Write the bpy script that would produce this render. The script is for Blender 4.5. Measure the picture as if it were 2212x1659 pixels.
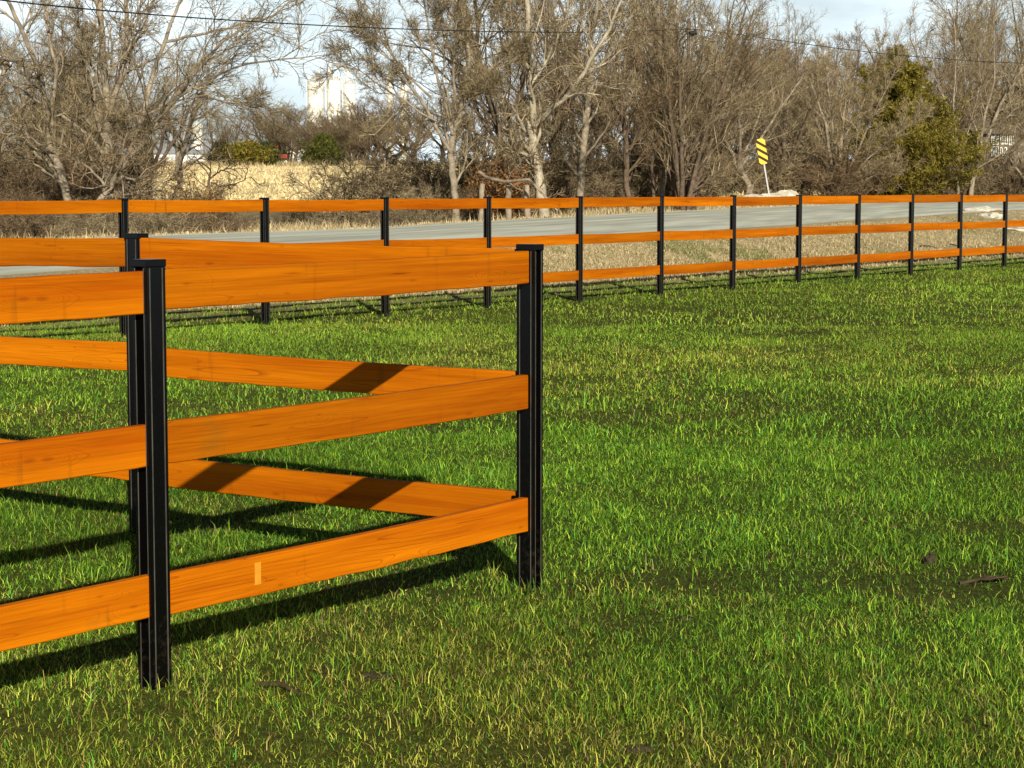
import bpy, bmesh, math, random
import numpy as np
from mathutils import Vector, noise as mnoise
C = bpy.context.scene
for o in list(bpy.data.objects): bpy.data.objects.remove(o)
R = math.radians
SEED = 7
random.seed(SEED); rng = np.random.default_rng(SEED)
COL = C.collection
# ------------------------------------------------------------------ camera, sky, sun
EYE = 1.65; FX = 4500.0; CX = 1106.0; CY = 829.5     # lens in units of a 2212 px wide picture
PITCH = math.atan((CY - 400.0) / FX)
cam = bpy.data.cameras.new('camera'); camo = bpy.data.objects.new('camera', cam); COL.objects.link(camo)
cam.sensor_width = 36; cam.lens = 36 * FX / 2212; cam.clip_start = .1; cam.clip_end = 6000
camo.location = (0, 0, EYE); camo.rotation_euler = (R(90) - PITCH, 0, 0)
C.camera = camo
SUN_AZ = R(11); SUN_EL = R(23)                        # the sun stands behind the camera, a little to the right
w = bpy.data.worlds.new('World'); C.world = w; w.use_nodes = True
nt = w.node_tree; N = nt.nodes; L = nt.links; N.clear()
out = N.new('ShaderNodeOutputWorld'); bg = N.new('ShaderNodeBackground'); sky = N.new('ShaderNodeTexSky')
sky.sky_type = 'NISHITA'; sky.sun_disc = False; sky.sun_elevation = SUN_EL
sky.sun_rotation = math.pi - SUN_AZ; sky.air_density = 1.0; sky.dust_density = .6; sky.ozone_density = 1.5
tc = N.new('ShaderNodeTexCoord'); mp = N.new('ShaderNodeMapping'); mp.inputs['Scale'].default_value = (3, 3, 9)
ns = N.new('ShaderNodeTexNoise'); ns.inputs['Scale'].default_value = 1.6; ns.inputs['Detail'].default_value = 6
rp = N.new('ShaderNodeMapRange'); rp.inputs[1].default_value = .22; rp.inputs[2].default_value = .62
mx = N.new('ShaderNodeMix'); mx.data_type = 'RGBA'; mx.inputs[7].default_value = (16.8, 19.8, 21.2, 1)
L.new(tc.outputs['Generated'], mp.inputs[0]); L.new(mp.outputs[0], ns.inputs[0]); L.new(ns.outputs[0], rp.inputs[0])
# thin cloud only low down near the horizon
sx = N.new('ShaderNodeSeparateXYZ'); L.new(tc.outputs['Generated'], sx.inputs[0])
lo = N.new('ShaderNodeMapRange'); lo.inputs[1].default_value = .10; lo.inputs[2].default_value = .26
lo.inputs[3].default_value = 1; lo.inputs[4].default_value = 0; L.new(sx.outputs[2], lo.inputs[0])
ml = N.new('ShaderNodeMath'); ml.operation = 'MULTIPLY'; L.new(rp.outputs[0], ml.inputs[0]); L.new(lo.outputs[0], ml.inputs[1])
L.new(ml.outputs[0], mx.inputs[0]); hs = N.new('ShaderNodeVectorMath'); hs.operation = 'SCALE'; hs.inputs['Scale'].default_value = .5; L.new(sky.outputs[0], hs.inputs[0]); L.new(hs.outputs[0], mx.inputs[6]); L.new(mx.outputs[2], bg.inputs[0])
n2 = N.new('ShaderNodeTexNoise'); n2.inputs['Scale'].default_value = 4.5; n2.inputs['Detail'].default_value = 5; L.new(mp.outputs[0], n2.inputs[0])
r2 = N.new('ShaderNodeMapRange'); r2.inputs[1].default_value = .45; r2.inputs[2].default_value = .68; r2.inputs[4].default_value = .42; L.new(n2.outputs[0], r2.inputs[0])
m2 = N.new('ShaderNodeMath'); m2.operation = 'MULTIPLY'; L.new(r2.outputs[0], m2.inputs[0]); L.new(lo.outputs[0], m2.inputs[1])
x2 = N.new('ShaderNodeMix'); x2.data_type = 'RGBA'; x2.inputs[7].default_value = (20.5, 22.4, 23.2, 1); L.new(m2.outputs[0], x2.inputs[0]); L.new(mx.outputs[2], x2.inputs[6]); L.new(x2.outputs[2], bg.inputs[0])
bg.inputs[1].default_value = .05
L.new(bg.outputs[0], out.inputs[0])
sl = bpy.data.lights.new('sun', 'SUN'); sl.energy = 5.0; sl.angle = R(.5); sl.color = (1, .93, .80)
so = bpy.data.objects.new('sun', sl); COL.objects.link(so)
sd = Vector((math.sin(SUN_AZ) * math.cos(SUN_EL), -math.cos(SUN_AZ) * math.cos(SUN_EL), math.sin(SUN_EL)))
so.rotation_euler = sd.to_track_quat('Z', 'Y').to_euler()
C.view_settings.view_transform = 'Standard'; C.view_settings.look = 'None'
C.view_settings.exposure = .36; C.view_settings.gamma = 1
C.cycles.max_bounces = 5; C.cycles.diffuse_bounces = 2; C.cycles.transparent_max_bounces = 4

# ------------------------------------------------------------------ helpers
def ray(x, y):
    u = (x - CX) / FX; v = (CY - y) / FX
    c, s = math.cos(PITCH), math.sin(PITCH)
    return np.array([u, c + v * s, -s + v * c])
def at(x, y, Y):                                      # the world point seen at pixel (x, y) at ground distance Y
    r = ray(x, y); return r * (Y / r[1]) + np.array([0, 0, EYE])
def tag(o, label=None, cat=None, group=None, kind=None):
    if label: o['label'] = label
    if cat: o['category'] = cat
    if group: o['group'] = group
    if kind: o['kind'] = kind
    return o
def empty(name, loc, rz=0):
    o = bpy.data.objects.new(name, None); COL.objects.link(o); o.location = loc; o.rotation_euler = (0, 0, rz)
    o.empty_display_size = .2; return o
def mesh_np(name, V, F, smooth=False, attr=None):
    """V (n,3); F list of (m,k) index arrays"""
    me = bpy.data.meshes.new(name); V = np.ascontiguousarray(V, dtype=np.float32)
    me.vertices.add(len(V)); me.vertices.foreach_set('co', V.ravel())
    F = [np.asarray(f, dtype=np.int32) for f in F if len(f)]
    loops = np.concatenate([f.ravel() for f in F]); tot = np.concatenate([np.full(len(f), f.shape[1], np.int32) for f in F])
    st = np.concatenate([[0], np.cumsum(tot)[:-1]]).astype(np.int32)
    me.loops.add(len(loops)); me.loops.foreach_set('vertex_index', loops)
    me.polygons.add(len(tot)); me.polygons.foreach_set('loop_start', st); me.polygons.foreach_set('loop_total', tot)
    if smooth: me.polygons.foreach_set('use_smooth', np.ones(len(tot), bool))
    me.update(calc_edges=True)
    if attr is not None:
        a = me.color_attributes.new('tint', 'FLOAT_COLOR', 'POINT')
        a.data.foreach_set('color', np.ascontiguousarray(np.c_[attr, np.ones(len(attr))], dtype=np.float32).ravel())
    return me
def link(name, me, mat, parent=None):
    o = bpy.data.objects.new(name, me); COL.objects.link(o)
    if mat and not me.materials: me.materials.append(mat)
    if parent: o.parent = parent
    return o
class MB:
    """collects simple solids into one bmesh"""
    def __init__(s): s.bm = bmesh.new()
    def box(s, c, d, rz=0, rx=0, ry=0, bev=0):
        from mathutils import Matrix
        g = bmesh.ops.create_cube(s.bm, size=1)['verts']
        bmesh.ops.scale(s.bm, vec=d, verts=g)
        if bev:
            es = list({e for v in g for e in v.link_edges})
            g = bmesh.ops.bevel(s.bm, geom=es, offset=bev, segments=2, affect='EDGES', profile=.6)['verts']
        M = Matrix.Translation(c) @ Matrix.Rotation(rz, 4, 'Z') @ Matrix.Rotation(ry, 4, 'Y') @ Matrix.Rotation(rx, 4, 'X')
        bmesh.ops.transform(s.bm, matrix=M, verts=g); return s
    def cyl(s, a, b, r1, r2=None, n=12):
        a = Vector(a); b = Vector(b); d = b - a
        from mathutils import Matrix
        g = bmesh.ops.create_cone(s.bm, cap_ends=True, segments=n, radius1=r1, radius2=r1 if r2 is None else r2, depth=d.length)['verts']
        M = Matrix.Translation((a + b) / 2) @ d.to_track_quat('Z', 'Y').to_matrix().to_4x4()
        bmesh.ops.transform(s.bm, matrix=M, verts=g); return s
    def prism(s, pts, z0, z1):
        lo = [s.bm.verts.new((x, y, z0)) for x, y in pts]; hi = [s.bm.verts.new((x, y, z1)) for x, y in pts]
        n = len(pts)
        for i in range(n): s.bm.faces.new((lo[i], lo[(i + 1) % n], hi[(i + 1) % n], hi[i]))
        s.bm.faces.new(hi); s.bm.faces.new(lo[::-1]); return s
    def build(s, name, mat, parent=None, smooth=False):
        me = bpy.data.meshes.new(name); bmesh.ops.recalc_face_normals(s.bm, faces=s.bm.faces[:]); s.bm.to_mesh(me); s.bm.free()
        if smooth:
            for p in me.polygons: p.use_smooth = True
        return link(name, me, mat, parent)
def hash2(ix, iy, s):
    h = (ix.astype(np.int64) * 374761393 + iy.astype(np.int64) * 668265263 + s * 982451653) & 0x7fffffff
    h = ((h ^ (h >> 13)) * 1274126177) & 0x7fffffff
    return ((h ^ (h >> 16)) & 0xffff) / 65535.0
def vnoise(x, y, s=0):
    x = np.asarray(x, float); y = np.asarray(y, float)
    ix = np.floor(x); iy = np.floor(y); fx = x - ix; fy = y - iy
    fx = fx * fx * (3 - 2 * fx); fy = fy * fy * (3 - 2 * fy)
    a = hash2(ix, iy, s); b = hash2(ix + 1, iy, s); c = hash2(ix, iy + 1, s); d = hash2(ix + 1, iy + 1, s)
    return (a * (1 - fx) + b * fx) * (1 - fy) + (c * (1 - fx) + d * fx) * fy
def fbm(x, y, s=0, o=3):
    return sum(vnoise(x * 2 ** i + 17 * i, y * 2 ** i - 9 * i, s + i) * .5 ** i for i in range(o)) / sum(.5 ** i for i in range(o))

# ------------------------------------------------------------------ materials
def mat(name, base, rough=.7, spec=.3, metal=0, var=0, vscale=5, bump=0, bscale=30, coords='Object'):
    m = bpy.data.materials.new(name); m.use_nodes = True; n = m.node_tree.nodes; l = m.node_tree.links
    p = n['Principled BSDF']; p.inputs['Base Color'].default_value = (*base, 1)
    p.inputs['Roughness'].default_value = rough; p.inputs['Specular IOR Level'].default_value = spec; p.inputs['Metallic'].default_value = metal
    t = n.new('ShaderNodeTexCoord')
    if var:
        a = n.new('ShaderNodeTexNoise'); a.inputs['Scale'].default_value = vscale; a.inputs['Detail'].default_value = 6
        l.new(t.outputs[coords], a.inputs[0]); r = n.new('ShaderNodeValToRGB')
        r.color_ramp.elements[0].position = .3; r.color_ramp.elements[1].position = .7
        r.color_ramp.elements[0].color = (*[c * (1 - var) for c in base], 1); r.color_ramp.elements[1].color = (*[min(1, c * (1 + var)) for c in base], 1)
        l.new(a.outputs[0], r.inputs[0]); l.new(r.outputs[0], p.inputs['Base Color'])
    if bump:
        a = n.new('ShaderNodeTexNoise'); a.inputs['Scale'].default_value = bscale; a.inputs['Detail'].default_value = 5
        l.new(t.outputs[coords], a.inputs[0]); b = n.new('ShaderNodeBump'); b.inputs['Strength'].default_value = bump
        b.inputs['Distance'].default_value = .02; l.new(a.outputs[0], b.inputs['Height']); l.new(b.outputs[0], p.inputs['Normal'])
    return m
def twig_mat(name, dark, pale, vary=1.0):
    """bark whose tone differs from branch to branch"""
    m = bpy.data.materials.new(name); m.use_nodes = True; n = m.node_tree.nodes; l = m.node_tree.links; p = n['Principled BSDF']
    p.inputs['Roughness'].default_value = .9; p.inputs['Specular IOR Level'].default_value = .08
    g = n.new('ShaderNodeNewGeometry'); r = n.new('ShaderNodeValToRGB'); e = r.color_ramp.elements
    e[0].position = .12; e[0].color = (*dark, 1); e[1].position = .95; e[1].color = (*pale, 1)
    k = e.new(.5); k.color = (*[(a + b) * .34 for a, b in zip(dark, pale)], 1)
    l.new(g.outputs['Random Per Island'], r.inputs[0]); l.new(r.outputs[0], p.inputs['Base Color']); return m
def tint_mat(name, rough=.55, transl=.25, spec=.3):
    """colour carried by each blade or leaf; thin leaves let some light through"""
    m = bpy.data.materials.new(name); m.use_nodes = True; n = m.node_tree.nodes; l = m.node_tree.links
    p = n['Principled BSDF']; a = n.new('ShaderNodeAttribute'); a.attribute_name = 'tint'
    l.new(a.outputs['Color'], p.inputs['Base Color']); p.inputs['Roughness'].default_value = rough; p.inputs['Specular IOR Level'].default_value = spec
    if transl:
        t = n.new('ShaderNodeBsdfTranslucent'); l.new(a.outputs['Color'], t.inputs[0])
        x = n.new('ShaderNodeMixShader'); x.inputs[0].default_value = transl
        l.new(p.outputs[0], x.inputs[1]); l.new(t.outputs[0], x.inputs[2]); l.new(x.outputs[0], n['Material Output'].inputs[0])
    return m
def wood_mat():
    m = bpy.data.materials.new('stained_pine'); m.use_nodes = True; n = m.node_tree.nodes; l = m.node_tree.links
    p = n['Principled BSDF']; p.inputs['Roughness'].default_value = .65; p.inputs['Specular IOR Level'].default_value = .05
    def nd(t, **k):
        x = n.new('ShaderNode' + t)
        for a, b in k.items(): setattr(x, a, b)
        return x
    def math_(op, a, b=None, c=None):
        x = nd('Math', operation=op)
        for i, v in enumerate((a, b, c)):
            if v is None: continue
            if isinstance(v, (int, float)): x.inputs[i].default_value = v
            else: l.new(v, x.inputs[i])
        return x.outputs[0]
    t = nd('TexCoord'); oi = nd('ObjectInfo')
    off = nd('VectorMath', operation='ADD'); sc = nd('VectorMath', operation='SCALE'); sc.inputs[0].default_value = (37, 5, 11)
    l.new(oi.outputs['Random'], sc.inputs['Scale']); l.new(t.outputs['Object'], off.inputs[0]); l.new(sc.outputs[0], off.inputs[1])
    mp = nd('Mapping'); mp.inputs['Scale'].default_value = (.40, 6, 9); l.new(off.outputs[0], mp.inputs[0])
    n1 = nd('TexNoise'); n1.inputs['Scale'].default_value = 1; n1.inputs['Detail'].default_value = 1.2; n1.inputs['Roughness'].default_value = .35
    l.new(mp.outputs[0], n1.inputs[0])
    # knots: rings gather round the cell points of a stretched voronoi
    sk = nd('SeparateXYZ'); l.new(off.outputs[0], sk.inputs[0]); mk = nd('CombineXYZ'); l.new(math_('MULTIPLY', sk.outputs[0], 1.7), mk.inputs[0]); l.new(math_('MULTIPLY', sk.outputs[2], 5.5), mk.inputs[1])
    vo = nd('TexVoronoi', voronoi_dimensions='2D'); vo.inputs['Scale'].default_value = 1; vo.inputs['Randomness'].default_value = .9; l.new(mk.outputs[0], vo.inputs[0])
    kn = math_('MULTIPLY', math_('POWER', math_('SUBTRACT', 1.0, math_('MINIMUM', math_('MULTIPLY', vo.outputs['Distance'], 3.2), 1.0)), 2), .38)
    h = math_('ADD', n1.outputs[0], kn)
    fr = math_('FRACT', math_('MULTIPLY', h, 21.0))
    line = nd('MapRange'); line.inputs[1].default_value = .0; line.inputs[2].default_value = .17; line.inputs[3].default_value = 1; line.inputs[4].default_value = 0
    l.new(fr, line.inputs[0])
    ms = nd('TexNoise'); ms.inputs['Scale'].default_value = 1.7; ms.inputs['Detail'].default_value = 2; l.new(off.outputs[0], ms.inputs[0])
    mr = nd('MapRange'); mr.inputs[1].default_value = .46; mr.inputs[2].default_value = .62; mr.inputs[3].default_value = .04; mr.inputs[4].default_value = .62; l.new(ms.outputs[0], mr.inputs[0])
    lm = math_('MULTIPLY', line.outputs[0], mr.outputs[0])
    # blotchy stain
    bl = nd('TexNoise'); bl.inputs['Scale'].default_value = 5; bl.inputs['Detail'].default_value = 6; bl.inputs['Roughness'].default_value = .7; l.new(mp.outputs[0], bl.inputs[0])
    bl.inputs['Scale'].default_value = .8
    cr = nd('ValToRGB'); e = cr.color_ramp.elements
    e[0].position = .34; e[0].color = (.34, .068, .0005, 1); e[1].position = .66; e[1].color = (.57, .165, .0015, 1)
    l.new(bl.outputs[0], cr.inputs[0])
    hv = nd('HueSaturation'); rv = nd('MapRange'); rv.inputs[3].default_value = .80; rv.inputs[4].default_value = 1.12
    l.new(oi.outputs['Random'], rv.inputs[0]); l.new(rv.outputs[0], hv.inputs['Value']); l.new(cr.outputs[0], hv.inputs['Color'])
    m1 = nd('Mix', data_type='RGBA'); m1.inputs[7].default_value = (.20, .032, .002, 1); l.new(lm, m1.inputs[0]); l.new(hv.outputs[0], m1.inputs[6])
    kc = nd('MapRange'); kc.inputs[1].default_value = .018; kc.inputs[2].default_value = .06; kc.inputs[3].default_value = .42; kc.inputs[4].default_value = 0
    kv = math_('ADD', vo.outputs['Distance'], math_('MULTIPLY', math_('SUBTRACT', bl.outputs[0], .42), .16)); l.new(kv, kc.inputs[0])
    m2 = nd('Mix', data_type='RGBA'); m2.inputs[7].default_value = (.15, .028, .002, 1); l.new(kc.outputs[0], m2.inputs[0]); l.new(m1.outputs[2], m2.inputs[6])
    # olive weather marks and small dark specks
    st = nd('TexNoise'); st.inputs['Scale'].default_value = 2.3; st.inputs['Detail'].default_value = 4; l.new(off.outputs[0], st.inputs[0])
    sr = nd('MapRange'); sr.inputs[1].default_value = .64; sr.inputs[2].default_value = .74; sr.inputs[3].default_value = 0; sr.inputs[4].default_value = .45; l.new(st.outputs[0], sr.inputs[0])
    m3 = nd('Mix', data_type='RGBA'); m3.inputs[7].default_value = (.20, .09, .008, 1); l.new(sr.outputs[0], m3.inputs[0]); l.new(m2.outputs[2], m3.inputs[6])
    # grubby smudges running across the board and a few short checks along it
    mq = nd('Mapping'); mq.inputs['Scale'].default_value = (16, 1, 2.2); l.new(off.outputs[0], mq.inputs[0])
    sn = nd('TexNoise'); sn.inputs['Scale'].default_value = 1; sn.inputs['Detail'].default_value = 5; l.new(mq.outputs[0], sn.inputs[0])
    s2 = nd('MapRange'); s2.inputs[1].default_value = .64; s2.inputs[2].default_value = .76; s2.inputs[4].default_value = .5; l.new(sn.outputs[0], s2.inputs[0])
    m4 = nd('Mix', data_type='RGBA'); m4.inputs[7].default_value = (.17, .05, .004, 1); l.new(s2.outputs[0], m4.inputs[0]); l.new(m3.outputs[2], m4.inputs[6])
    mc_ = nd('Mapping'); mc_.inputs['Scale'].default_value = (3.2, 1, 75); l.new(off.outputs[0], mc_.inputs[0])
    cn = nd('TexNoise'); cn.inputs['Scale'].default_value = 1; cn.inputs['Detail'].default_value = 2; l.new(mc_.outputs[0], cn.inputs[0])
    c2 = nd('MapRange'); c2.inputs[1].default_value = .70; c2.inputs[2].default_value = .78; c2.inputs[4].default_value = .75; l.new(cn.outputs[0], c2.inputs[0])
    m5 = nd('Mix', data_type='RGBA'); m5.inputs[7].default_value = (.12, .022, .001, 1); l.new(c2.outputs[0], m5.inputs[0]); l.new(m4.outputs[2], m5.inputs[6])
    mf = nd('Mapping'); mf.inputs['Scale'].default_value = (2.0, 1, 140); l.new(off.outputs[0], mf.inputs[0])
    gn = nd('TexNoise'); gn.inputs['Scale'].default_value = 1; gn.inputs['Detail'].default_value = 4; gn.inputs['Roughness'].default_value = .7; l.new(mf.outputs[0], gn.inputs[0])
    g2 = nd('MapRange'); g2.inputs[1].default_value = .3; g2.inputs[2].default_value = .7; g2.inputs[3].default_value = .80; g2.inputs[4].default_value = 1.16; l.new(gn.outputs[0], g2.inputs[0])
    m6 = nd('VectorMath', operation='SCALE'); l.new(m5.outputs[2], m6.inputs[0]); l.new(g2.outputs[0], m6.inputs['Scale'])
    l.new(m6.outputs[0], p.inputs['Base Color'])
    bp = nd('Bump'); bp.inputs['Strength'].default_value = .25; bp.inputs['Distance'].default_value = .004; l.new(lm, bp.inputs['Height']); bp.invert = True
    fn = nd('TexNoise'); fn.inputs['Scale'].default_value = 9; fn.inputs['Detail'].default_value = 6
    l.new(mp.outputs[0], fn.inputs[0]); b2 = nd('Bump'); b2.inputs['Strength'].default_value = .25; b2.inputs['Distance'].default_value = .004
    l.new(fn.outputs[0], b2.inputs['Height']); l.new(bp.outputs[0], b2.inputs['Normal']); l.new(b2.outputs[0], p.inputs['Normal'])
    return m
M_WOOD = wood_mat()
M_POST = mat('black_powder_coat', (.0022, .0021, .0021), .27, .20)
_n = M_POST.node_tree.nodes; _l = M_POST.node_tree.links; _p = _n['Principled BSDF']; _t = _n.new('ShaderNodeTexCoord'); _x = _n.new('ShaderNodeSeparateXYZ'); _l.new(_t.outputs['Object'], _x.inputs[0])
_q = _n.new('ShaderNodeMapRange'); _q.inputs[1].default_value = -1.12; _q.inputs[2].default_value = -1.42; _l.new(_x.outputs[2], _q.inputs[0])      # mud splashed up from the ground
_s = _n.new('ShaderNodeTexNoise'); _s.inputs['Scale'].default_value = 38; _s.inputs['Detail'].default_value = 6; _l.new(_t.outputs['Object'], _s.inputs[0])
_k = _n.new('ShaderNodeMapRange'); _k.inputs[1].default_value = .52; _k.inputs[2].default_value = .70; _l.new(_s.outputs[0], _k.inputs[0])
_m = _n.new('ShaderNodeMath'); _m.operation = 'MULTIPLY'; _l.new(_q.outputs[0], _m.inputs[0]); _l.new(_k.outputs[0], _m.inputs[1])
_w = _n.new('ShaderNodeMix'); _w.data_type = 'RGBA'; _w.inputs[6].default_value = (.0020, .0019, .0019, 1); _w.inputs[7].default_value = (.030, .022, .012, 1); _l.new(_m.outputs[0], _w.inputs[0]); _l.new(_w.outputs[2], _p.inputs['Base Color'])
_h = _n.new('ShaderNodeMapRange'); _h.inputs[3].default_value = .25; _h.inputs[4].default_value = .33; _l.new(_k.outputs[0], _h.inputs[0]); _l.new(_h.outputs[0], _p.inputs['Roughness'])
M_BEAD = mat('painted_edge_highlight', (.055, .050, .040), .4, .5, var=.4, vscale=14)  # sun highlight painted in: paler colour than the posts' black coat
M_BARK = mat('pale_bark', (.25, .205, .145), .85, .15, var=.45, vscale=5, bump=.7, bscale=14)
M_BARKD = mat('dark_bark', (.115, .083, .055), .85, .15, var=.45, vscale=6, bump=.6, bscale=14)
M_TWIG = twig_mat('grey_brown_twigs', (.070, .052, .026), (.47, .37, .215))
M_TWIGR = twig_mat('reddish_brown_twigs', (.065, .042, .020), (.38, .27, .155))
M_TWIGT = twig_mat('tan_twigs', (.13, .10, .052), (.58, .46, .27))
M_GRASS = tint_mat('grass_blades', .65, .22, .12)
M_LEAF = tint_mat('evergreen_sprays', .7, .1, .15)
M_WHITE = mat('white_painted_steel', (.83, .81, .70), .5, .3, var=.05, vscale=1)
M_ROOFG = mat('grey_metal_roof', (.45, .47, .48), .4, .4, var=.08, vscale=2)
M_GALV = mat('galvanised_steel', (.62, .62, .60), .45, .4)
M_YEL = mat('yellow_reflective_sheet', (.80, .52, .03), .5, .3)
M_BLK = mat('black_sign_stripe', (.035, .018, .006), .6, .2)
M_WIRE = mat('black_cable', (.012, .013, .013), .6, .2)
M_ROCK = mat('pale_limestone', (.52, .48, .38), .9, .2, var=.3, vscale=5, bump=.8, bscale=9)
M_RED = mat('faded_red_paint', (.35, .035, .02), .5, .3, var=.15)
M_TYRE = mat('black_rubber', (.02, .02, .02), .8, .2)
M_TAN = mat('brown_wall_boards', (.20, .155, .105), .8, .2, var=.2, vscale=3)
M_GLASS = mat('dark_window_glass', (.05, .055, .05), .15, .5)
M_STICK = mat('weathered_dead_wood', (.06, .043, .025), .9, .1, var=.4, vscale=9, bump=.6)

# ------------------------------------------------------------------ the lie of the land
# for each viewing direction u = X / Y: how far off, and how high, the land changes
_x = np.array([-800, 0, 400, 800, 1210, 1500, 1728, 1969, 2212, 3000.])
_u = (_x - CX) / FX
_zn = EYE - np.array([1.18, 1.15, 1.10, 1.05, .95, .90, .87, .85, .85, .85])            # road surface
_yn = np.array([22, 26.2, 29.2, 32.2, 35.9, 40, 45.5, 55, 72, 130.])                     # near edge of the road
_yf = np.array([38, 42.0, 46.8, 50.5, 61.5, 74.5, 88, 106, 118, 185.])                   # far edge
def yfence(u): return 20.07 / np.maximum(.7294 - u, .1)
def knots(u):
    u = np.clip(u, _u[0], _u[-1])
    zn = np.interp(u, _u, _zn); yn = np.interp(u, _u, _yn); yf = np.interp(u, _u, _yf)
    foot = np.minimum(yfence(u) + 4.4, yn - 2.4)
    fence = foot - 3.2
    Y = [3.0 + 0 * u, 9.0 + 0 * u, fence, foot, yn, yf, yf + 2.0, yf + 5.0, yf + 13, 105 + 0 * u + np.maximum(yf - 80, 0), 225 + 0 * u, 420 + 0 * u, 3000 + 0 * u]
    dip = np.interp(u, [-.25, -.02, .05, .3], [.45, .45, .1, .05])
    Z = [0 * u, .0 * u, .055 + 0 * u, .075 + 0 * u, zn, zn, zn - .08, zn - .08 - dip, zn - dip * .6, np.interp(u, [-.25, 0, .15, .25], [1.05, 1.2, 1.45, 1.5]), 3.72 + 0 * u, 5.75 + 0 * u, 22 + 0 * u]
    return np.array(Y), np.array(Z)
def ground_z(X, Y, rough=True):
    X = np.atleast_1d(np.asarray(X, float)); Y = np.atleast_1d(np.asarray(Y, float))
    u = X / np.maximum(Y, 3.0); KY, KZ = knots(u)
    z = np.where(Y <= KY[0], KZ[0], KZ[-1])
    for i in range(len(KY) - 1):
        t = (Y - KY[i]) / (KY[i + 1] - KY[i]); m = (t > 0) & (t <= 1)
        z = np.where(m, KZ[i] + (KZ[i + 1] - KZ[i]) * t, z)
    if rough:
        onroad = (Y > KY[4] - .3) & (Y < KY[5] + .3)
        amp = np.where(Y < KY[3], .05, np.where(Y < KY[8], .12, .30))
        amp = np.where(onroad, 0, amp)
        z = z + amp * (fbm(X * .9 + 50, Y * .9, 3) - .5)
    return z
def gz(x, y): return float(ground_z(x, y)[0])
def px(X, Y):                                         # picture column of a point, used for choosing which trees are described how
    return CX + FX * X / Y
us = np.unique(np.concatenate([np.linspace(-3, -.5, 14), np.linspace(-.5, -.30, 12), np.linspace(-.30, .30, 260), np.linspace(.30, .5, 12), np.linspace(.5, 3, 14)]))
nseg = [26, 60, 6, 12, 6, 4, 5, 10, 12, 26, 10, 10]
KY, KZ = knots(us)
rowsY = []
for i, n in enumerate(nseg):
    for k in range(n): rowsY.append(KY[i] + (KY[i + 1] - KY[i]) * k / n)
rowsY.append(KY[-1])
rowsY = np.array(rowsY)                                 # rows x cols
Xg = us[None, :] * rowsY; Zg = ground_z(Xg.ravel(), rowsY.ravel()).reshape(Xg.shape)
Yg = rowsY.copy()
for Yb, sc in ((0, 20), (-60, 60)):                     # behind and beside the camera
    Xg = np.vstack([us[None, :] * sc, Xg]); Yg = np.vstack([np.full((1, len(us)), Yb), Yg]); Zg = np.vstack([np.zeros((1, len(us))), Zg])
def grid_faces(nr, nc):
    a = (np.arange(nr - 1)[:, None] * nc + np.arange(nc - 1)[None, :]).ravel()
    return np.stack([a, a + 1, a + nc + 1, a + nc], 1)
# land cover colour by zone (soil and thatch under the blades)
def zone_col(X, Y):
    X = np.asarray(X, float); Y = np.asarray(Y, float); u = X / np.maximum(Y, 3); K, _ = knots(u)
    lawn = np.array([.072, .082, .012]); bank = np.array([.42, .34, .19]); verge = np.array([.50, .42, .26]); wood = np.array([.20, .155, .085]); field = np.array([.66, .54, .29]); far = np.array([.42, .36, .20])
    stops = [(K[2], lawn), (K[3] + .6, bank), (K[6], verge), (K[7], wood), (K[9] - 30, wood), (K[9] - 12, field), (K[10] + 10, field), (K[10] + 60, far)]
    c = np.zeros(X.shape + (3,)); c[:] = lawn
    for i in range(len(stops) - 1):
        y0, c0 = stops[i]; y1, c1 = stops[i + 1]; t = np.clip((Y - y0) / (y1 - y0), 0, 1)[..., None]
        c = np.where((Y >= y0)[..., None], c0 * (1 - t) + c1 * t, c)
    c = np.where((Y >= stops[-1][0])[..., None], far, c)
    n = fbm(X * .35, Y * .35, 21)[..., None]; c = c * (.75 + .5 * n)
    return c
gm = bpy.data.materials.new('soil_and_thatch'); gm.use_nodes = True
_n = gm.node_tree.nodes; _l = gm.node_tree.links; _p = _n['Principled BSDF']; _p.inputs['Roughness'].default_value = .95; _p.inputs['Specular IOR Level'].default_value = .1
_a = _n.new('ShaderNodeAttribute'); _a.attribute_name = 'tint'; _t = _n.new('ShaderNodeTexCoord')
_s = _n.new('ShaderNodeTexNoise'); _s.inputs['Scale'].default_value = 22; _s.inputs['Detail'].default_value = 8; _s.inputs['Roughness'].default_value = .7; _l.new(_t.outputs['Object'], _s.inputs[0])
_r = _n.new('ShaderNodeMapRange'); _r.inputs[1].default_value = .3; _r.inputs[2].default_value = .7; _r.inputs[3].default_value = .35; _r.inputs[4].default_value = 1.5; _l.new(_s.outputs[0], _r.inputs[0])
_m = _n.new('ShaderNodeVectorMath'); _m.operation = 'SCALE'; _l.new(_a.outputs['Color'], _m.inputs[0]); _l.new(_r.outputs[0], _m.inputs['Scale']); _l.new(_m.outputs[0], _p.inputs['Base Color'])
_b = _n.new('ShaderNodeBump'); _b.inputs['Strength'].default_value = .8; _b.inputs['Distance'].default_value = .03; _l.new(_s.outputs[0], _b.inputs['Height']); _l.new(_b.outputs[0], _p.inputs['Normal'])
V = np.stack([Xg, Yg, Zg], -1).reshape(-1, 3)
ground = link('ground', mesh_np('ground', V, [grid_faces(*Xg.shape)], True, zone_col(Xg, Yg).reshape(-1, 3)), gm)
tag(ground, kind='structure')

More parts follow.
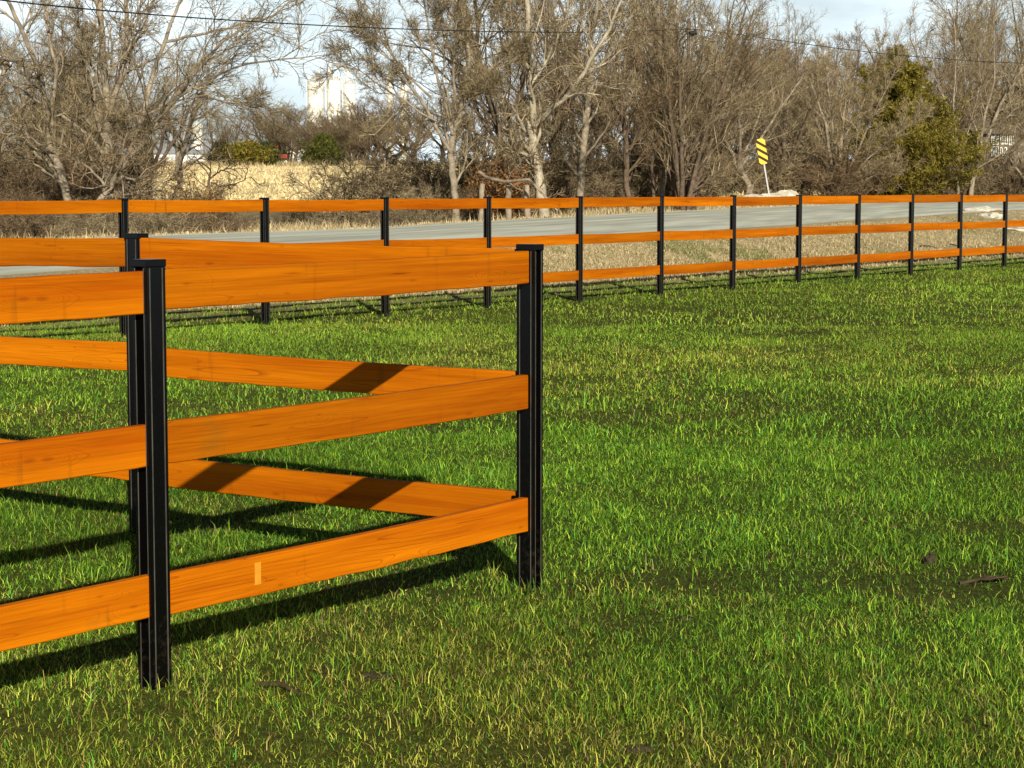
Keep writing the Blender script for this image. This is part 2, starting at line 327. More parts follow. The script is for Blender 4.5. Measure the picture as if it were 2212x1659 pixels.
# the road: a strip with its own UVs (u across, v along) a few mm above the ground
ur = us[(us > -.6) & (us < .6)]; KY, KZ = knots(ur); nr = 25
tt = np.linspace(0, 1, nr)[:, None]
Yr = KY[4][None] * (1 - tt) + KY[5][None] * tt; Xr = ur[None] * Yr; Zr = np.repeat(KZ[4][None], nr, 0) + .02 + .05 * np.sin(np.pi * tt)
Zr[0] -= .09; Zr[-1] -= .09
me = mesh_np('road', np.stack([Xr, Yr, Zr], -1).reshape(-1, 3), [grid_faces(nr, len(ur))], True)
uv = me.uv_layers.new(name='UVMap'); vi = np.zeros(len(me.loops), np.int32); me.loops.foreach_get('vertex_index', vi)
mid = np.stack([(Xr[0] + Xr[-1]) / 2, (Yr[0] + Yr[-1]) / 2], -1); s_ = np.concatenate([[0], np.cumsum(np.linalg.norm(np.diff(mid, axis=0), axis=1))])
U = np.stack([np.repeat(tt, len(ur), 1), np.repeat(s_[None], nr, 0)], -1).reshape(-1, 2)
uv.data.foreach_set('uv', U[vi].astype(np.float32).ravel())
rm = bpy.data.materials.new('worn_asphalt'); rm.use_nodes = True; _n = rm.node_tree.nodes; _l = rm.node_tree.links; _p = _n['Principled BSDF']
_p.inputs['Roughness'].default_value = .75; _p.inputs['Specular IOR Level'].default_value = .35
_u2 = _n.new('ShaderNodeUVMap'); _sx = _n.new('ShaderNodeSeparateXYZ'); _l.new(_u2.outputs[0], _sx.inputs[0])
_cr = _n.new('ShaderNodeValToRGB'); _l.new(_sx.outputs[0], _cr.inputs[0]); e = _cr.color_ramp.elements
g = lambda v: (v * 1.85, v * 1.88, v * 1.50, 1)
e[0].position = 0; e[0].color = (.40, .36, .25, 1); e[1].position = 1; e[1].color = (.55, .52, .42, 1)
for p_, v in ((.05, .36), (.14, .34), (.22, .37), (.36, .33), (.46, .30), (.50, .40), (.55, .30), (.66, .35), (.78, .30), (.86, .36), (.95, .44)):
    k_ = e.new(p_); k_.color = g(v)
_mp = _n.new('ShaderNodeMapping'); _mp.inputs['Scale'].default_value = (14, .22, 1); _l.new(_u2.outputs[0], _mp.inputs[0])
_s = _n.new('ShaderNodeTexNoise'); _s.inputs['Scale'].default_value = 1; _s.inputs['Detail'].default_value = 5; _l.new(_mp.outputs[0], _s.inputs[0])
_r = _n.new('ShaderNodeMapRange'); _r.inputs[1].default_value = .3; _r.inputs[2].default_value = .7; _r.inputs[3].default_value = .62; _r.inputs[4].default_value = 1.12; _l.new(_s.outputs[0], _r.inputs[0])
_m = _n.new('ShaderNodeVectorMath'); _m.operation = 'SCALE'; _l.new(_cr.outputs[0], _m.inputs[0]); _l.new(_r.outputs[0], _m.inputs['Scale']); _l.new(_m.outputs[0], _p.inputs['Base Color'])
road = link('road', me, rm); tag(road, kind='structure')

# ------------------------------------------------------------------ grass blades
def blades(name, X, Y, H, W, colr, lean=.5, flat=None, Z=None, bend=.5, sink=.01):
    n = len(X); Z = ground_z(X, Y) if Z is None else Z
    yaw = rng.uniform(0, 2 * np.pi, n); la = rng.uniform(0, 2 * np.pi, n); le = np.abs(rng.normal(0, lean, n))
    if flat is not None: le = np.where(flat, rng.uniform(1.0, 1.45, n), le)
    b = np.stack([X, Y, Z - sink], -1)
    d1 = np.stack([np.cos(la) * np.sin(le), np.sin(la) * np.sin(le), np.cos(le)], -1)
    le2 = np.minimum(le + rng.uniform(.1, 1.0, n) * bend * 1.6, 1.75)
    la2 = la + rng.normal(0, .5, n)
    d2 = np.stack([np.cos(la2) * np.sin(le2), np.sin(la2) * np.sin(le2), np.cos(le2)], -1)
    sdx = np.stack([np.cos(yaw), np.sin(yaw), 0 * yaw], -1) * (W / 2)[:, None]
    m = b + d1 * (H * .55)[:, None]; t = m + d2 * (H * .5)[:, None]
    P = np.stack([b - sdx, b + sdx, m - sdx * .8, m + sdx * .8, t], 1)
    i0 = np.arange(n) * 5
    q = np.stack([i0, i0 + 1, i0 + 3, i0 + 2], 1); tr = np.stack([i0 + 2, i0 + 3, i0 + 4], 1)
    return link(name, mesh_np(name, P.reshape(-1, 3), [q, tr], False, np.repeat(colr, 5, 0)), M_GRASS)
def scatter(n, y0, y1, u0, u1, power=1.0):
    """even cover over the wedge of land in view and a margin either side of it"""
    Y = np.sqrt(rng.uniform(y0 ** 2, y1 ** 2, n)); X = rng.uniform(u0, u1, n) * Y + rng.uniform(-.3, .3, n)
    side = rng.uniform(0, 1, n) < np.interp(Y, [4, 14, 30], [.40, .25, .12])                 # ground just outside the picture
    X = np.where(side, np.sign(X) * (.27 * Y + rng.uniform(0, 1, n) * (2.0 + .10 * Y)), X)
    return X, Y
def lawn_colour(X, Y):
    n = len(X)
    big = fbm(X * .35 + 3, Y * .35, 5); fine = fbm(X * 1.7, Y * 1.7, 9)
    dark = np.array([.032, .075, .006]); green = np.array([.095, .205, .012]); lime = np.array([.36, .55, .045]); mint = np.array([.17, .45, .065])
    yel = np.array([.66, .66, .10]); olive = np.array([.085, .080, .012]); straw = np.array([.44, .34, .13])
    # the left foreground is yellower, the middle of the lawn a deeper green
    yl = np.clip(1.35 - (Y - 4.8) / 3.2, 0, 1) * np.clip(1.0 - X * .75, .22, 1)
    yl = np.clip(yl + (big - .5) * 1.5 + (fine - .5) * .8 + .32 * np.clip((Y - 14) / 6, 0, 1), 0, 1)[:, None]
    r = rng.uniform(0, 1, n)[:, None]; q = rng.uniform(0, 1, n)[:, None]; q2 = rng.uniform(0, 1, n)[:, None]
    fr_ = np.clip((Y - 14) / 8, 0, 1)[:, None] * .13
    c = np.where(q < .40 - fr_, dark * (.7 + r), np.where(q < .72 - fr_ * 1.6, green * (.7 + .7 * r), np.where(q < .93, lime * (.55 + .6 * r), mint * (.6 + .5 * r))))
    cy = np.where(q < .46, olive * (.6 + r), np.where(q < .62, green * .8 + olive * .5, yel * (.45 + .6 * r)))
    c = np.where(q2 < yl * .8, cy, c)
    pst = .035 + .16 * yl[:, 0] + .10 * (fine > .62)
    kf = (np.clip((Y - 13) / 12, 0, 1) * .45)[:, None]; c = c * (1 - kf) + np.array([.165, .250, .026]) * kf
    c = c * 1.12 * (.60 + .80 * fbm(X * .55 + 40, Y * .4, 71))[:, None]
    s = rng.uniform(0, 1, n) < pst
    c = np.where(s[:, None], straw * (.35 + .75 * q2), c)
    return c, s
def lawn_band(name, n, y0, y1, hmean, wid):
    X, Y = scatter(n, y0, y1, -.28, .28)
    thin = fbm(X * 1.3 + 9, Y * 1.3, 31); bald = fbm(X * .8 + 2, Y * .8 + 5, 61)
    # worn, thin places: round the near posts and at the right edge
    spots = [(-1.15, 6.5, .30), (-1.45, 6.2, .25), (-.35, 6.15, .2), (.45, 7.7, .3), (.1, 8.35, .35), (.75, 8.7, .35), (1.9, 8.6, .40), (-.7, 6.05, .3), (1.75, 8.25, .25), (.05, 5.9, .16), (3.0, 12.5, .6), (-.6, 6.9, .35), (2.6, 23, 1.2), (1.1, 21.5, 1.0)]
    keep = np.ones(n, bool)
    for sx_, sy_, sr_ in spots:
        d = np.hypot(X - sx_, Y - sy_) / sr_; keep &= rng.uniform(0, 1, n) > .62 * np.exp(-d * d)
    keep &= rng.uniform(0, 1, n) < np.clip((thin - .12) * 3.6, .6, 1)
    keep &= Y < knots(X / Y)[0][3] + rng.normal(0, .45, n) - .2
    X, Y, bald = X[keep], Y[keep], bald[keep]
    colr, st = lawn_colour(X, Y)
    hh = hmean * rng.lognormal(0, .42, len(X)) * (.45 + 1.1 * fbm(X * 2.2, Y * 2.2, 41))
    W = wid * rng.uniform(.6, 1.3, len(X)) * np.where(np.abs(X) > .27 * Y + .3, 1.5, 1)
    return blades(name, X, Y, hh, W, colr, .75, (st & (rng.uniform(0, 1, len(X)) < .7)) | (rng.uniform(0, 1, len(X)) < .12), bend=.8)
def merge(name, objs, mat_):
    pass
for nm, n, y0, y1, h, wd in (('grass', 560000, 3.9, 8.2, .029, .0027), ('grass', 520000, 8.2, 13.5, .033, .0037), ('grass', 430000, 13.5, 24, .036, .0060), ('grass', 300000, 24, 46, .042, .010)):
    o = lawn_band(nm, n, y0, y1, h, wd)
    tag(o, {3.9: 'short yellow green grass of the lawn around the two nearest posts', 8.2: 'deep green grass of the lawn beyond the corner post', 13.5: 'green grass in the middle distance of the lawn', 24: 'far strip of lawn grass along the road fence'}[y0], 'grass', kind='stuff')
# longer tufts at the lower edge of the picture and around the posts
tx = np.concatenate([rng.normal(-.62, .45, 60), rng.uniform(-1.5, 1.6, 110), rng.normal(-1.15, .16, 8), rng.normal(.07, .12, 9)])
ty = np.concatenate([rng.normal(5.25, .12, 60), rng.uniform(4.9, 9, 110), rng.normal(6.62, .1, 8), rng.normal(8.25, .07, 9)])
k_ = rng.integers(4, 12, len(tx)); X = np.repeat(tx, k_) + rng.normal(0, .022, k_.sum()); Y = np.repeat(ty, k_) + rng.normal(0, .022, k_.sum())
cl, _s0 = lawn_colour(X, Y)
o = blades('grass_tufts', X, Y, rng.uniform(.045, .095, len(X)), rng.uniform(.0032, .0048, len(X)), np.clip(cl * 1.15, 0, .6), .3, bend=.45)
tag(o, 'longer pale green tufts standing out of the near lawn', 'grass', kind='stuff')
# straw coloured grass of the road bank, verges and field
def straw_colour(n, a=(.62, .50, .29), b=(.38, .30, .16), g=(.17, .20, .055), gp=.10):
    r = rng.uniform(0, 1, n)[:, None]; c = np.array(a) * r + np.array(b) * (1 - r)
    return np.where(rng.uniform(0, 1, n)[:, None] < gp, np.array(g), c) * rng.uniform(.75, 1.2, n)[:, None]
u = rng.uniform(-.40, .40, 270000); K, _ = knots(u); t = rng.uniform(0, 1, len(u)) ** .8; Y = K[3] - .5 + (K[4] - K[3] + .1) * t
g_ = fbm(u * Y * .5, Y * .5, 77)
o = blades('dry_grass', u * Y, Y, rng.uniform(.03, .10, len(u)) * (1.15 - .7 * t), rng.uniform(.009, .020, len(u)), np.where((g_ > .62)[:, None], straw_colour(len(u), gp=.6), straw_colour(len(u))), .7, bend=.6)
tag(o, 'short bleached grass on the bank below the road', 'dry grass', kind='stuff')
u = rng.uniform(-.40, .40, 70000); K, _ = knots(u); Y = K[5] + .5 + rng.uniform(0, 1, len(u)) ** 1.3 * 12
o = blades('dry_grass', u * Y, Y, rng.uniform(.06, .34, len(u)) * np.where(Y - K[5] > 3, 1.5, .35), rng.uniform(.012, .032, len(u)), straw_colour(len(u), (.72, .58, .33), (.36, .27, .14), gp=.04), .35, bend=.5)
tag(o, 'tall tan weeds standing along the far side of the road', 'dry grass', kind='stuff')
u = rng.uniform(-.30, .32, 120000); Y = rng.uniform(78, 245, len(u)); K, _ = knots(u); m = Y > K[8] + rng.normal(0, 3, len(u)); u = u[m]; Y = Y[m]
fn_ = fbm(u * Y * .05, Y * .12, 91)[:, None]; fc_ = straw_colour(len(u), (.84, .72, .42), (.66, .50, .24), gp=0) * (.72 + .6 * fn_)
o = blades('field_grass', u * Y, Y, rng.uniform(.10, .26, len(u)) * (.5 + 1.3 * fbm(u * Y * .3, Y * .3, 92)), rng.uniform(.04, .09, len(u)), fc_, .6, bend=.7)
tag(o, 'golden dry grass covering the field beyond the trees', 'dry grass', kind='stuff')
u = rng.uniform(-.30, .32, 26000); Y = rng.normal(226, 5, len(u)) + 8 * (fbm(u * 40, u * 7, 93) - .5); m = fbm(u * 60, Y * .1, 94) > .42; u = u[m]; Y = Y[m]
o = blades('dry_weeds', u * Y, Y, rng.uniform(.3, .8, len(u)), rng.uniform(.04, .10, len(u)), straw_colour(len(u), (.58, .46, .25), (.26, .20, .10), gp=.08), .3, bend=.5)
tag(o, 'ragged brown weeds along the far edge of the golden field', 'weeds', kind='stuff')

# ------------------------------------------------------------------ fences
PA = np.array([-1.174, 6.734]); PB = np.array([.072, 8.405]); PC = np.array([-1.744, 9.689])
POST_W, POST_D = .085, .067                           # along the fence, across it
RAIL_T, RAIL_H = .036, .134
def post_section(mb, z0, z1):
    """H shaped extrusion: two hollow flanges joined by a narrow web, shallow ribs on the broad faces; x runs along the fence"""
    w_, d_ = POST_W / 2, POST_D / 2; s = .0195; g = .003
    pts = []
    def face(sign):
        P_ = [(-w_, d_), (-w_ * .66, d_), (-w_ * .60, d_ - g), (w_ * .60, d_ - g), (w_ * .66, d_), (w_, d_)]
        return [(x * sign, y * sign) for x, y in P_]
    top = [(w_, -d_), (w_ * .70, -d_), (w_ * .63, -d_ + g), (-w_ * .63, -d_ + g), (-w_ * .70, -d_), (-w_, -d_)]
    pts = [(w_, -s)] + [(w_ * .25, -s), (w_ * .25, s), (w_, s)] + [(w_, d_), (w_ * .70, d_), (w_ * .63, d_ - g), (-w_ * .63, d_ - g), (-w_ * .70, d_), (-w_, d_)] + [(-w_, s), (-w_ * .25, s), (-w_ * .25, -s), (-w_, -s)] + top[::-1]
    mb.prism(pts, z0, z1)
def make_post(parent, x, y, ztop, zbase, ang, bevel=.0016):
    mb = MB(); post_section(mb, zbase - ztop - .12, -.004)
    bmesh.ops.bevel(mb.bm, geom=[e for e in mb.bm.edges if abs(e.verts[0].co.z - e.verts[1].co.z) > .3], offset=bevel, segments=2, affect='EDGES')
    o = mb.build('post', M_POST, parent); mb = MB()
    for bx_, by_ in ((-.64, -1), (.66, -1), (-.64, 1), (.66, 1)): mb.cyl((bx_ * POST_W / 2, by_ * (POST_D / 2 - .0004), zbase - ztop - .05), (bx_ * POST_W / 2, by_ * (POST_D / 2 - .0004), -.028), .0021, n=8)  # added thin beads whose paler colour draws highlight lines down the post
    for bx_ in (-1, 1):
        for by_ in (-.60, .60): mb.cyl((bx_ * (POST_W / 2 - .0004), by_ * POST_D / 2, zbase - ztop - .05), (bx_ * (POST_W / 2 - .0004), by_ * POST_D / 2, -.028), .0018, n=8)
    mb.build('highlight_bead', M_BEAD, o); o.location = (x, y, ztop); o.rotation_euler = (0, 0, ang)
    mb = MB(); t = .024; w_, d_ = POST_W / 2 + .0022, POST_D / 2 + .0022
    mb.box((0, 0, -t / 2), (2 * w_, 2 * d_, t), bev=.0025)
    mb.build('cap', M_POST, o)
    return o
_ri = [0]
def make_rail(parent, p, q, z0, z1, wear=1.0, name='rail', th=RAIL_T, hh=RAIL_H):
    """p, q: plan points of the rail's ends; z0, z1: height of its top edge there"""
    _ri[0] += 1; rr = random.Random(_ri[0] * 31)
    p = np.array(p); q = np.array(q); Lh = float(np.linalg.norm(q - p)); n = 28
    bm = bmesh.new(); rings = []
    hh = hh * rr.uniform(.97, 1.03); ph = rr.uniform(0, 9)
    for i in range(n + 1):
        s = i / n; x = s * Lh; sag = -.006 * wear * math.sin(math.pi * s) * rr.uniform(.9, 1.1)
        jt = .0022 * wear * (mnoise.noise((x * 3 + ph, 1, _ri[0]))); jb = .0045 * wear * (mnoise.noise((x * 5 + ph, 7, _ri[0])))
        if mnoise.noise((x * 1.3, 3.3, _ri[0] * 1.7)) > .28: jb += .006 * wear * abs(mnoise.noise((x * 12, 5, ph)))
        bow = .004 * wear * math.sin(math.pi * s * 1.4 + ph)
        zt = jt + sag; zb = -hh + jb + sag; c = .003
        pts = [(-th / 2, zb + c), (-th / 2 + c, zb), (th / 2 - c, zb), (th / 2, zb + c), (th / 2, zt - c), (th / 2 - c, zt), (-th / 2 + c, zt), (-th / 2, zt - c)]
        rings.append([bm.verts.new((x, y + bow, z)) for y, z in pts])
    for a, b in zip(rings, rings[1:]):
        for j in range(8): bm.faces.new((a[j], a[(j + 1) % 8], b[(j + 1) % 8], b[j]))
    bm.faces.new(rings[0]); bm.faces.new(rings[-1][::-1])
    bmesh.ops.recalc_face_normals(bm, faces=bm.faces[:])
    me = bpy.data.meshes.new(name); bm.to_mesh(me); bm.free()
    o = link(name, me, M_WOOD, parent)
    o.location = (p[0], p[1], z0); o.rotation_euler = (0, -math.atan2(z1 - z0, Lh), math.atan2(q[1] - p[1], q[0] - p[0]))
    return o
def unit(v): v = np.array(v, float); return v / np.linalg.norm(v)
near = empty('paddock_fence', (PB[0], PB[1], 0)); near.location = (0, 0, 0)
tag(near, 'near orange plank fence on black metal posts turning a sharp corner in the foreground', 'fence', 'orange three rail fences')
dAB = unit(PB - PA); dBC = unit(PC - PB); SP = 2.075
post_pts = []
zA, zB, zC = EYE - .268, EYE - .262, EYE - .242
angAB = math.atan2(dAB[1], dAB[0]); angBC = math.atan2(-dBC[1], -dBC[0])
make_post(near, *PA, zA + .030, gz(*PA), angAB); make_post(near, *PB, zB + .026, gz(*PB), angBC); make_post(near, *PC, zC + .020, gz(*PC), angBC)
PZ = PA - dAB * SP; PD = PC + dBC * SP; PE = PD + dBC * SP; PY = PZ - dAB * SP
for q_, a_, z_ in ((PZ, angAB, zA), (PY, angAB, zA), (PD, angBC, zC), (PE, angBC, zC)): make_post(near, *q_, z_ + .025, gz(*q_), a_)
ps = POST_W * .25 + .003                              # a rail ends against the web of its post
nB = np.array([-.577, -.817])                         # outward face of the corner post, towards the camera
for k, (za, zb, zl) in enumerate(((zA - .003, zB, zA - .006), (zA - .50, zB - .50, zA - .505), (zA - 1.005, zB - 1.0, zA - .998))):
    eB = PB - dAB * (POST_D / 2 + .002)
    make_rail(near, PA + dAB * ps, eB, za, zb)
    make_rail(near, PZ + dAB * ps, PA - dAB * ps, zl, zl)
    make_rail(near, PY + dAB * ps, PZ - dAB * ps, zl, zl)
for k, (z1, z2, z3) in enumerate(((zB + .006, zC, zC - .004), (zB - .492, zC - .505, zC - .49), (zB - .985, zC - 1.01, zC - 1.0))):
    make_rail(near, PB + dBC * .062, PC - dBC * ps, z1, z2)
    make_rail(near, PC + dBC * ps, PD - dBC * ps, z3, z3 - .01)
    make_rail(near, PD + dBC * ps, PE - dBC * ps, z3 - .01, z3 - .01)
    br = MB(); c_ = PB + dBC * .050; br.box((0, 0, -.065), (.05, .045, .10), bev=.002); b_ = br.build('bracket', M_POST, near); b_.location = (c_[0], c_[1], z1); b_.rotation_euler = (0, 0, angBC)
# a pale strip of unstained wood left where a tag was peeled off the lowest near rail
tg = PA + dAB * .47 + np.array([.805, -.593]) * (RAIL_T / 2 + .0012)
mb = MB(); mb.box((0, 0, 0), (.030, .0012, .078)); M_PALE = mat('bare_pine', (.62, .27, .02), .7, .1, var=.1, vscale=30)
o = mb.build('peeled_patch', M_PALE, near); o.location = (tg[0], tg[1], zA - 1.005 - .062); o.rotation_euler = (0, 0, angAB)

far = empty('roadside_fence', (0, 0, 0))
tag(far, 'long orange plank fence on black posts running along the road across the whole picture', 'fence', 'orange three rail fences')
F4 = np.array([.93, 28.79]); dF = np.array([1.2357, 1.6943]); uF = unit(dF)
angF = math.atan2(dF[1], dF[0])
FP = [F4 + dF * (i - 4) for i in range(-3, 15)]
for i_, x_ in enumerate([269, 573, 832, 1053, 1251, 1426, 1582, 1724, 1851, 1966, 2071, 2168]):      # spacing varies a little along the run
    u_ = (x_ - CX) / FX; t_ = (u_ * F4[1] - F4[0]) / (dF[0] - u_ * dF[1]); FP[i_ + 3] = F4 + dF * t_
basepx = [745, 720, 683, 663, 648, 629, 619, 606, 600, 594, 588, 583]
fz = lambda i: EYE - .156 - .0036 * min(i, 4) + (.0014 * 0) - (.0014 * max(i - 4, 0))
for i, p_ in zip(range(-3, 15), FP):
    make_post(far, *p_, fz(i) + .02, gz(*p_), angF)
for i in range(-3, 14):
    a_, b_ = FP[i + 3], FP[i + 4]
    for dz in (0, .502, .998):
        j1, j2 = random.uniform(-.008, .008), random.uniform(-.008, .008)
        make_rail(far, a_ + uF * ps, b_ - uF * ps, fz(i) - dz + j1, fz(i + 1) - dz + j2)

# ------------------------------------------------------------------ bare trees
def nrm(a): return a / np.maximum(np.linalg.norm(a, axis=-1, keepdims=True), 1e-9)
def tubes(P, Rr, sides):
    """P (m,n,3), Rr (m,n) -> verts, quads"""
    m, n, _ = P.shape
    T = nrm(np.concatenate([P[:, 1:2] - P[:, :1], P[:, 2:] - P[:, :-2], P[:, -1:] - P[:, -2:-1]], 1) if n > 2 else np.repeat(P[:, 1:2] - P[:, :1], 2, 1))
    ref = np.where(np.abs(T[:, :1, 2:3]) > .9, np.array([1., 0, 0]), np.array([0, 0, 1.])); ref = np.repeat(ref, n, 1)
    A = nrm(np.cross(T, ref)); B = np.cross(T, A)
    th = np.arange(sides) * 2 * np.pi / sides
    V = P[:, :, None] + (A[:, :, None] * np.cos(th)[None, None, :, None] + B[:, :, None] * np.sin(th)[None, None, :, None]) * Rr[:, :, None, None]
    idx = np.arange(m * n * sides).reshape(m, n, sides)
    a = idx[:, :-1]; b = idx[:, 1:]; a2 = np.roll(a, -1, 2); b2 = np.roll(b, -1, 2)
    return V.reshape(-1, 3), np.stack([a, a2, b2, b], -1).reshape(-1, 4)
def combine(parts):
    Vs, Fs, o = [], [], 0
    for v, f in parts: Vs.append(v); Fs.append(f + o); o += len(v)
    return np.concatenate(Vs), np.concatenate(Fs)
def spawn(P, Rr, c, t0, ang, ratio, n, rr, wig, up, g, minlen=.12, tpow=1.0, rmin=.0085, t1=1.0):
    """children of a set of branches; returns (m*c, n, 3) and radii"""
    m, k, _ = P.shape; M_ = m * c
    Lp = np.linalg.norm(np.diff(P, axis=1), axis=2).sum(1)
    t = t0 + (t1 - t0) * ((np.tile(np.arange(c), m) + g.uniform(0, 1, M_)) / c) ** tpow
    pi = np.repeat(np.arange(m), c); f = t * (k - 1); i0 = np.minimum(f.astype(int), k - 2); fr = (f - i0)[:, None]
    S = P[pi, i0] * (1 - fr) + P[pi, i0 + 1] * fr; D = nrm(P[pi, i0 + 1] - P[pi, i0])
    r0 = Rr[pi, i0] * (1 - fr[:, 0]) + Rr[pi, i0 + 1] * fr[:, 0]
    rv = g.normal(0, 1, (M_, 3)); ax = nrm(rv - (rv * D).sum(1, keepdims=True) * D)
    an = np.clip(g.normal(ang, .22, M_), .15, 1.6)[:, None]
    d = D * np.cos(an) + ax * np.sin(an)
    d = nrm(d + np.array([0, 0, up]))
    Ln = np.maximum(Lp[pi] * ratio * (1.15 - .6 * t) * g.uniform(.55, 1.25, M_), minlen)
    rad0 = np.maximum(r0 * rr * g.uniform(.75, 1.1, M_), rmin)
    Q = np.zeros((M_, n, 3)); Q[:, 0] = S
    for j in range(1, n):
        d = nrm(d + g.normal(0, wig, (M_, 3)) + np.array([0, 0, up * .35])); Q[:, j] = Q[:, j - 1] + d * (Ln / (n - 1))[:, None]
    rad = rad0[:, None] * (1 - .62 * np.linspace(0, 1, n)[None])
    return Q, np.maximum(rad, rmin * .7)
def limbs_to_arrays(limbs, n=12, g=None, wig=.02):
    P = []; Rr = []
    for pts, r0, r1 in limbs:
        pts = np.array(pts, float); d = np.concatenate([[0], np.cumsum(np.linalg.norm(np.diff(pts, axis=0), axis=1))]); s = np.linspace(0, d[-1], n)
        q = np.stack([np.interp(s, d, pts[:, i]) for i in range(3)], 1)
        if g is not None: q[1:] += np.cumsum(g.normal(0, wig, (n - 1, 3)), 0) * .5
        P.append(q); Rr.append(np.linspace(r0, r1, n))
    return np.array(P), np.array(Rr)
def tree_meshes(name, P, Rr, spec, g, fine=1.0):
    """P, Rr: main limbs. spec: per level (c, t0, ang, ratio, n, rr, wig, up)"""
    lv = [(P, Rr)]
    for j, s in enumerate(spec): lv.append(spawn(*lv[-1], *s, g, minlen=(.3, .3, .25, .22)[j % 4], rmin=(.016, .0105, .0068, .0046)[j % 4] * fine))
    tr = [tubes(lv[0][0], lv[0][1], 8)] + [tubes(lv[1][0], lv[1][1], 5)]
    cr = [tubes(a, b, 4 if i == 0 else 3) for i, (a, b) in enumerate(lv[2:])]
    Vt, Ft = combine(tr); mt = mesh_np(name + '_trunk', Vt, [Ft], True)
    Vc, Fc = combine(cr); mc = mesh_np(name + '_crown', Vc, [Fc], True)
    return mt, mc
def put_tree(name, mt, mc, loc, label, cat='tree', group=None, rz=0, sc=1.0, bark=None, twig=None, parts=('trunk', 'crown')):
    o = empty(name, loc, rz); o.scale = (sc, sc, sc) if isinstance(sc, (int, float)) else sc
    tag(o, label, cat, group)
    link(parts[0], mt, bark or M_BARK, o); link(parts[1], mc, twig or M_TWIG, o)
    return o
def proto_tree(seed, h, kind):
    g = np.random.default_rng(seed); limbs = []
    if kind == 'spread':                              # one bole dividing into wide limbs
        fk = h * g.uniform(.22, .32); top = np.array([g.normal(0, .3), g.normal(0, .3), fk])
        limbs.append(([(0, 0, -.3), (g.normal(0, .1), g.normal(0, .1), fk * .5), top], .022 * h, .016 * h))
        for i in range(5):
            a = i * 2 * np.pi / 5 + g.uniform(-.4, .4); s = g.uniform(.16, .40) * h; hz = g.uniform(.72, 1.0) * h
            limbs.append(([top - [0, 0, .1], top + [math.cos(a) * s * .45, math.sin(a) * s * .45, (hz - fk) * .38], top + [math.cos(a) * s * .8, math.sin(a) * s * .8, (hz - fk) * .72], (math.cos(a) * s, math.sin(a) * s, hz)], .012 * h, .003 * h))
        spec = [(8, .15, .62, .50, 10, .52, .13, .08), (7, .10, .58, .48, 8, .58, .16, .06), (6, .10, .58, .54, 6, .64, .18, .05), (3, .15, .50, .85, 4, .75, .16, .05)]
    elif kind == 'upright':                           # several stems from the foot, fanning upward
        for i in range(7):
            a = g.uniform(0, 2 * np.pi); s = g.uniform(.08, .36) * h; hz = h * g.uniform(.75, 1.02)
            limbs.append(([(math.cos(a) * .12, math.sin(a) * .12, -.3), (math.cos(a) * s * .35, math.sin(a) * s * .35, hz * .35), (math.cos(a) * s * .7, math.sin(a) * s * .7, hz * .7), (math.cos(a) * s, math.sin(a) * s, hz)], .012 * h, .003 * h))
        spec = [(9, .12, .50, .42, 7, .55, .12, .20), (7, .1, .55, .50, 6, .55, .16, .14), (5, .1, .6, .52, 5, .6, .2, .10), (4, .1, .6, .55, 3, .65, .24, .08)]
    else:                                             # thicket: many thin tangled stems
        for i in range(14):
            a = g.uniform(0, 2 * np.pi); s = g.uniform(.1, .65) * h; hz = h * g.uniform(.5, 1.0); b = g.uniform(0, .3) * h
            limbs.append(([(math.cos(a) * b, math.sin(a) * b, -.2), (math.cos(a) * (b + s * .3), math.sin(a) * (b + s * .3), hz * .55), (math.cos(a) * (b + s), math.sin(a) * (b + s), hz)], .010 * h, .003 * h))
        spec = [(7, .08, .75, .45, 6, .6, .22, .05), (6, .08, .8, .5, 5, .62, .26, .03), (5, .1, .8, .55, 4, .65, .3, .02)]
    P, Rr = limbs_to_arrays(limbs, 10, g, .012 * h)
    spec = [s for s in spec]
    return tree_meshes(kind + '_tree', P, Rr, spec, g)
protos = {k: [proto_tree(100 + 10 * j + i, hgt, k) for i in range(cnt)] for j, (k, hgt, cnt) in enumerate((('spread', 10, 3), ('upright', 10, 3), ('thicket', 3, 3)))}

FINE = [(9, .12, .66, .52, 12, .50, .15, .04), (6, .08, .60, .52, 9, .60, .17, .03), (5, .10, .60, .57, 6, .66, .18, .02), (3, .15, .50, .90, 4, .75, .17, .01)]
def px_limb(pts, Y, dY=()):
    """limb through picture points; each gets its own distance"""
    return [tuple(at(x, y, Y + d)) for x, y, d in pts]
def big_tree(base, Y, limbs, label, seed, spec=None, bark=None, twig=None, group=None):
    """limbs: list of ([(x, y, dY)...], r0, r1)"""
    g = np.random.default_rng(seed); b = at(base[0], base[1], Y); z = gz(b[0], b[1]); b[2] = z
    A = []
    for pts, r0, r1 in limbs:
        q = np.array(px_limb(pts, Y)) - b; A.append((q, r0, r1))
    P, Rr = limbs_to_arrays(A, 16, g, .05); Rr = Rr * .86
    P[0, 0, 2] = -.3 if P[0, 0, 2] < .9 else P[0, 0, 2]
    spec = spec or FINE
    mt, mc = tree_meshes('bare_tree', P, Rr, spec, g)
    return put_tree('bare_tree', mt, mc, tuple(b), label, 'tree', group, 0, 1.0, bark, twig)
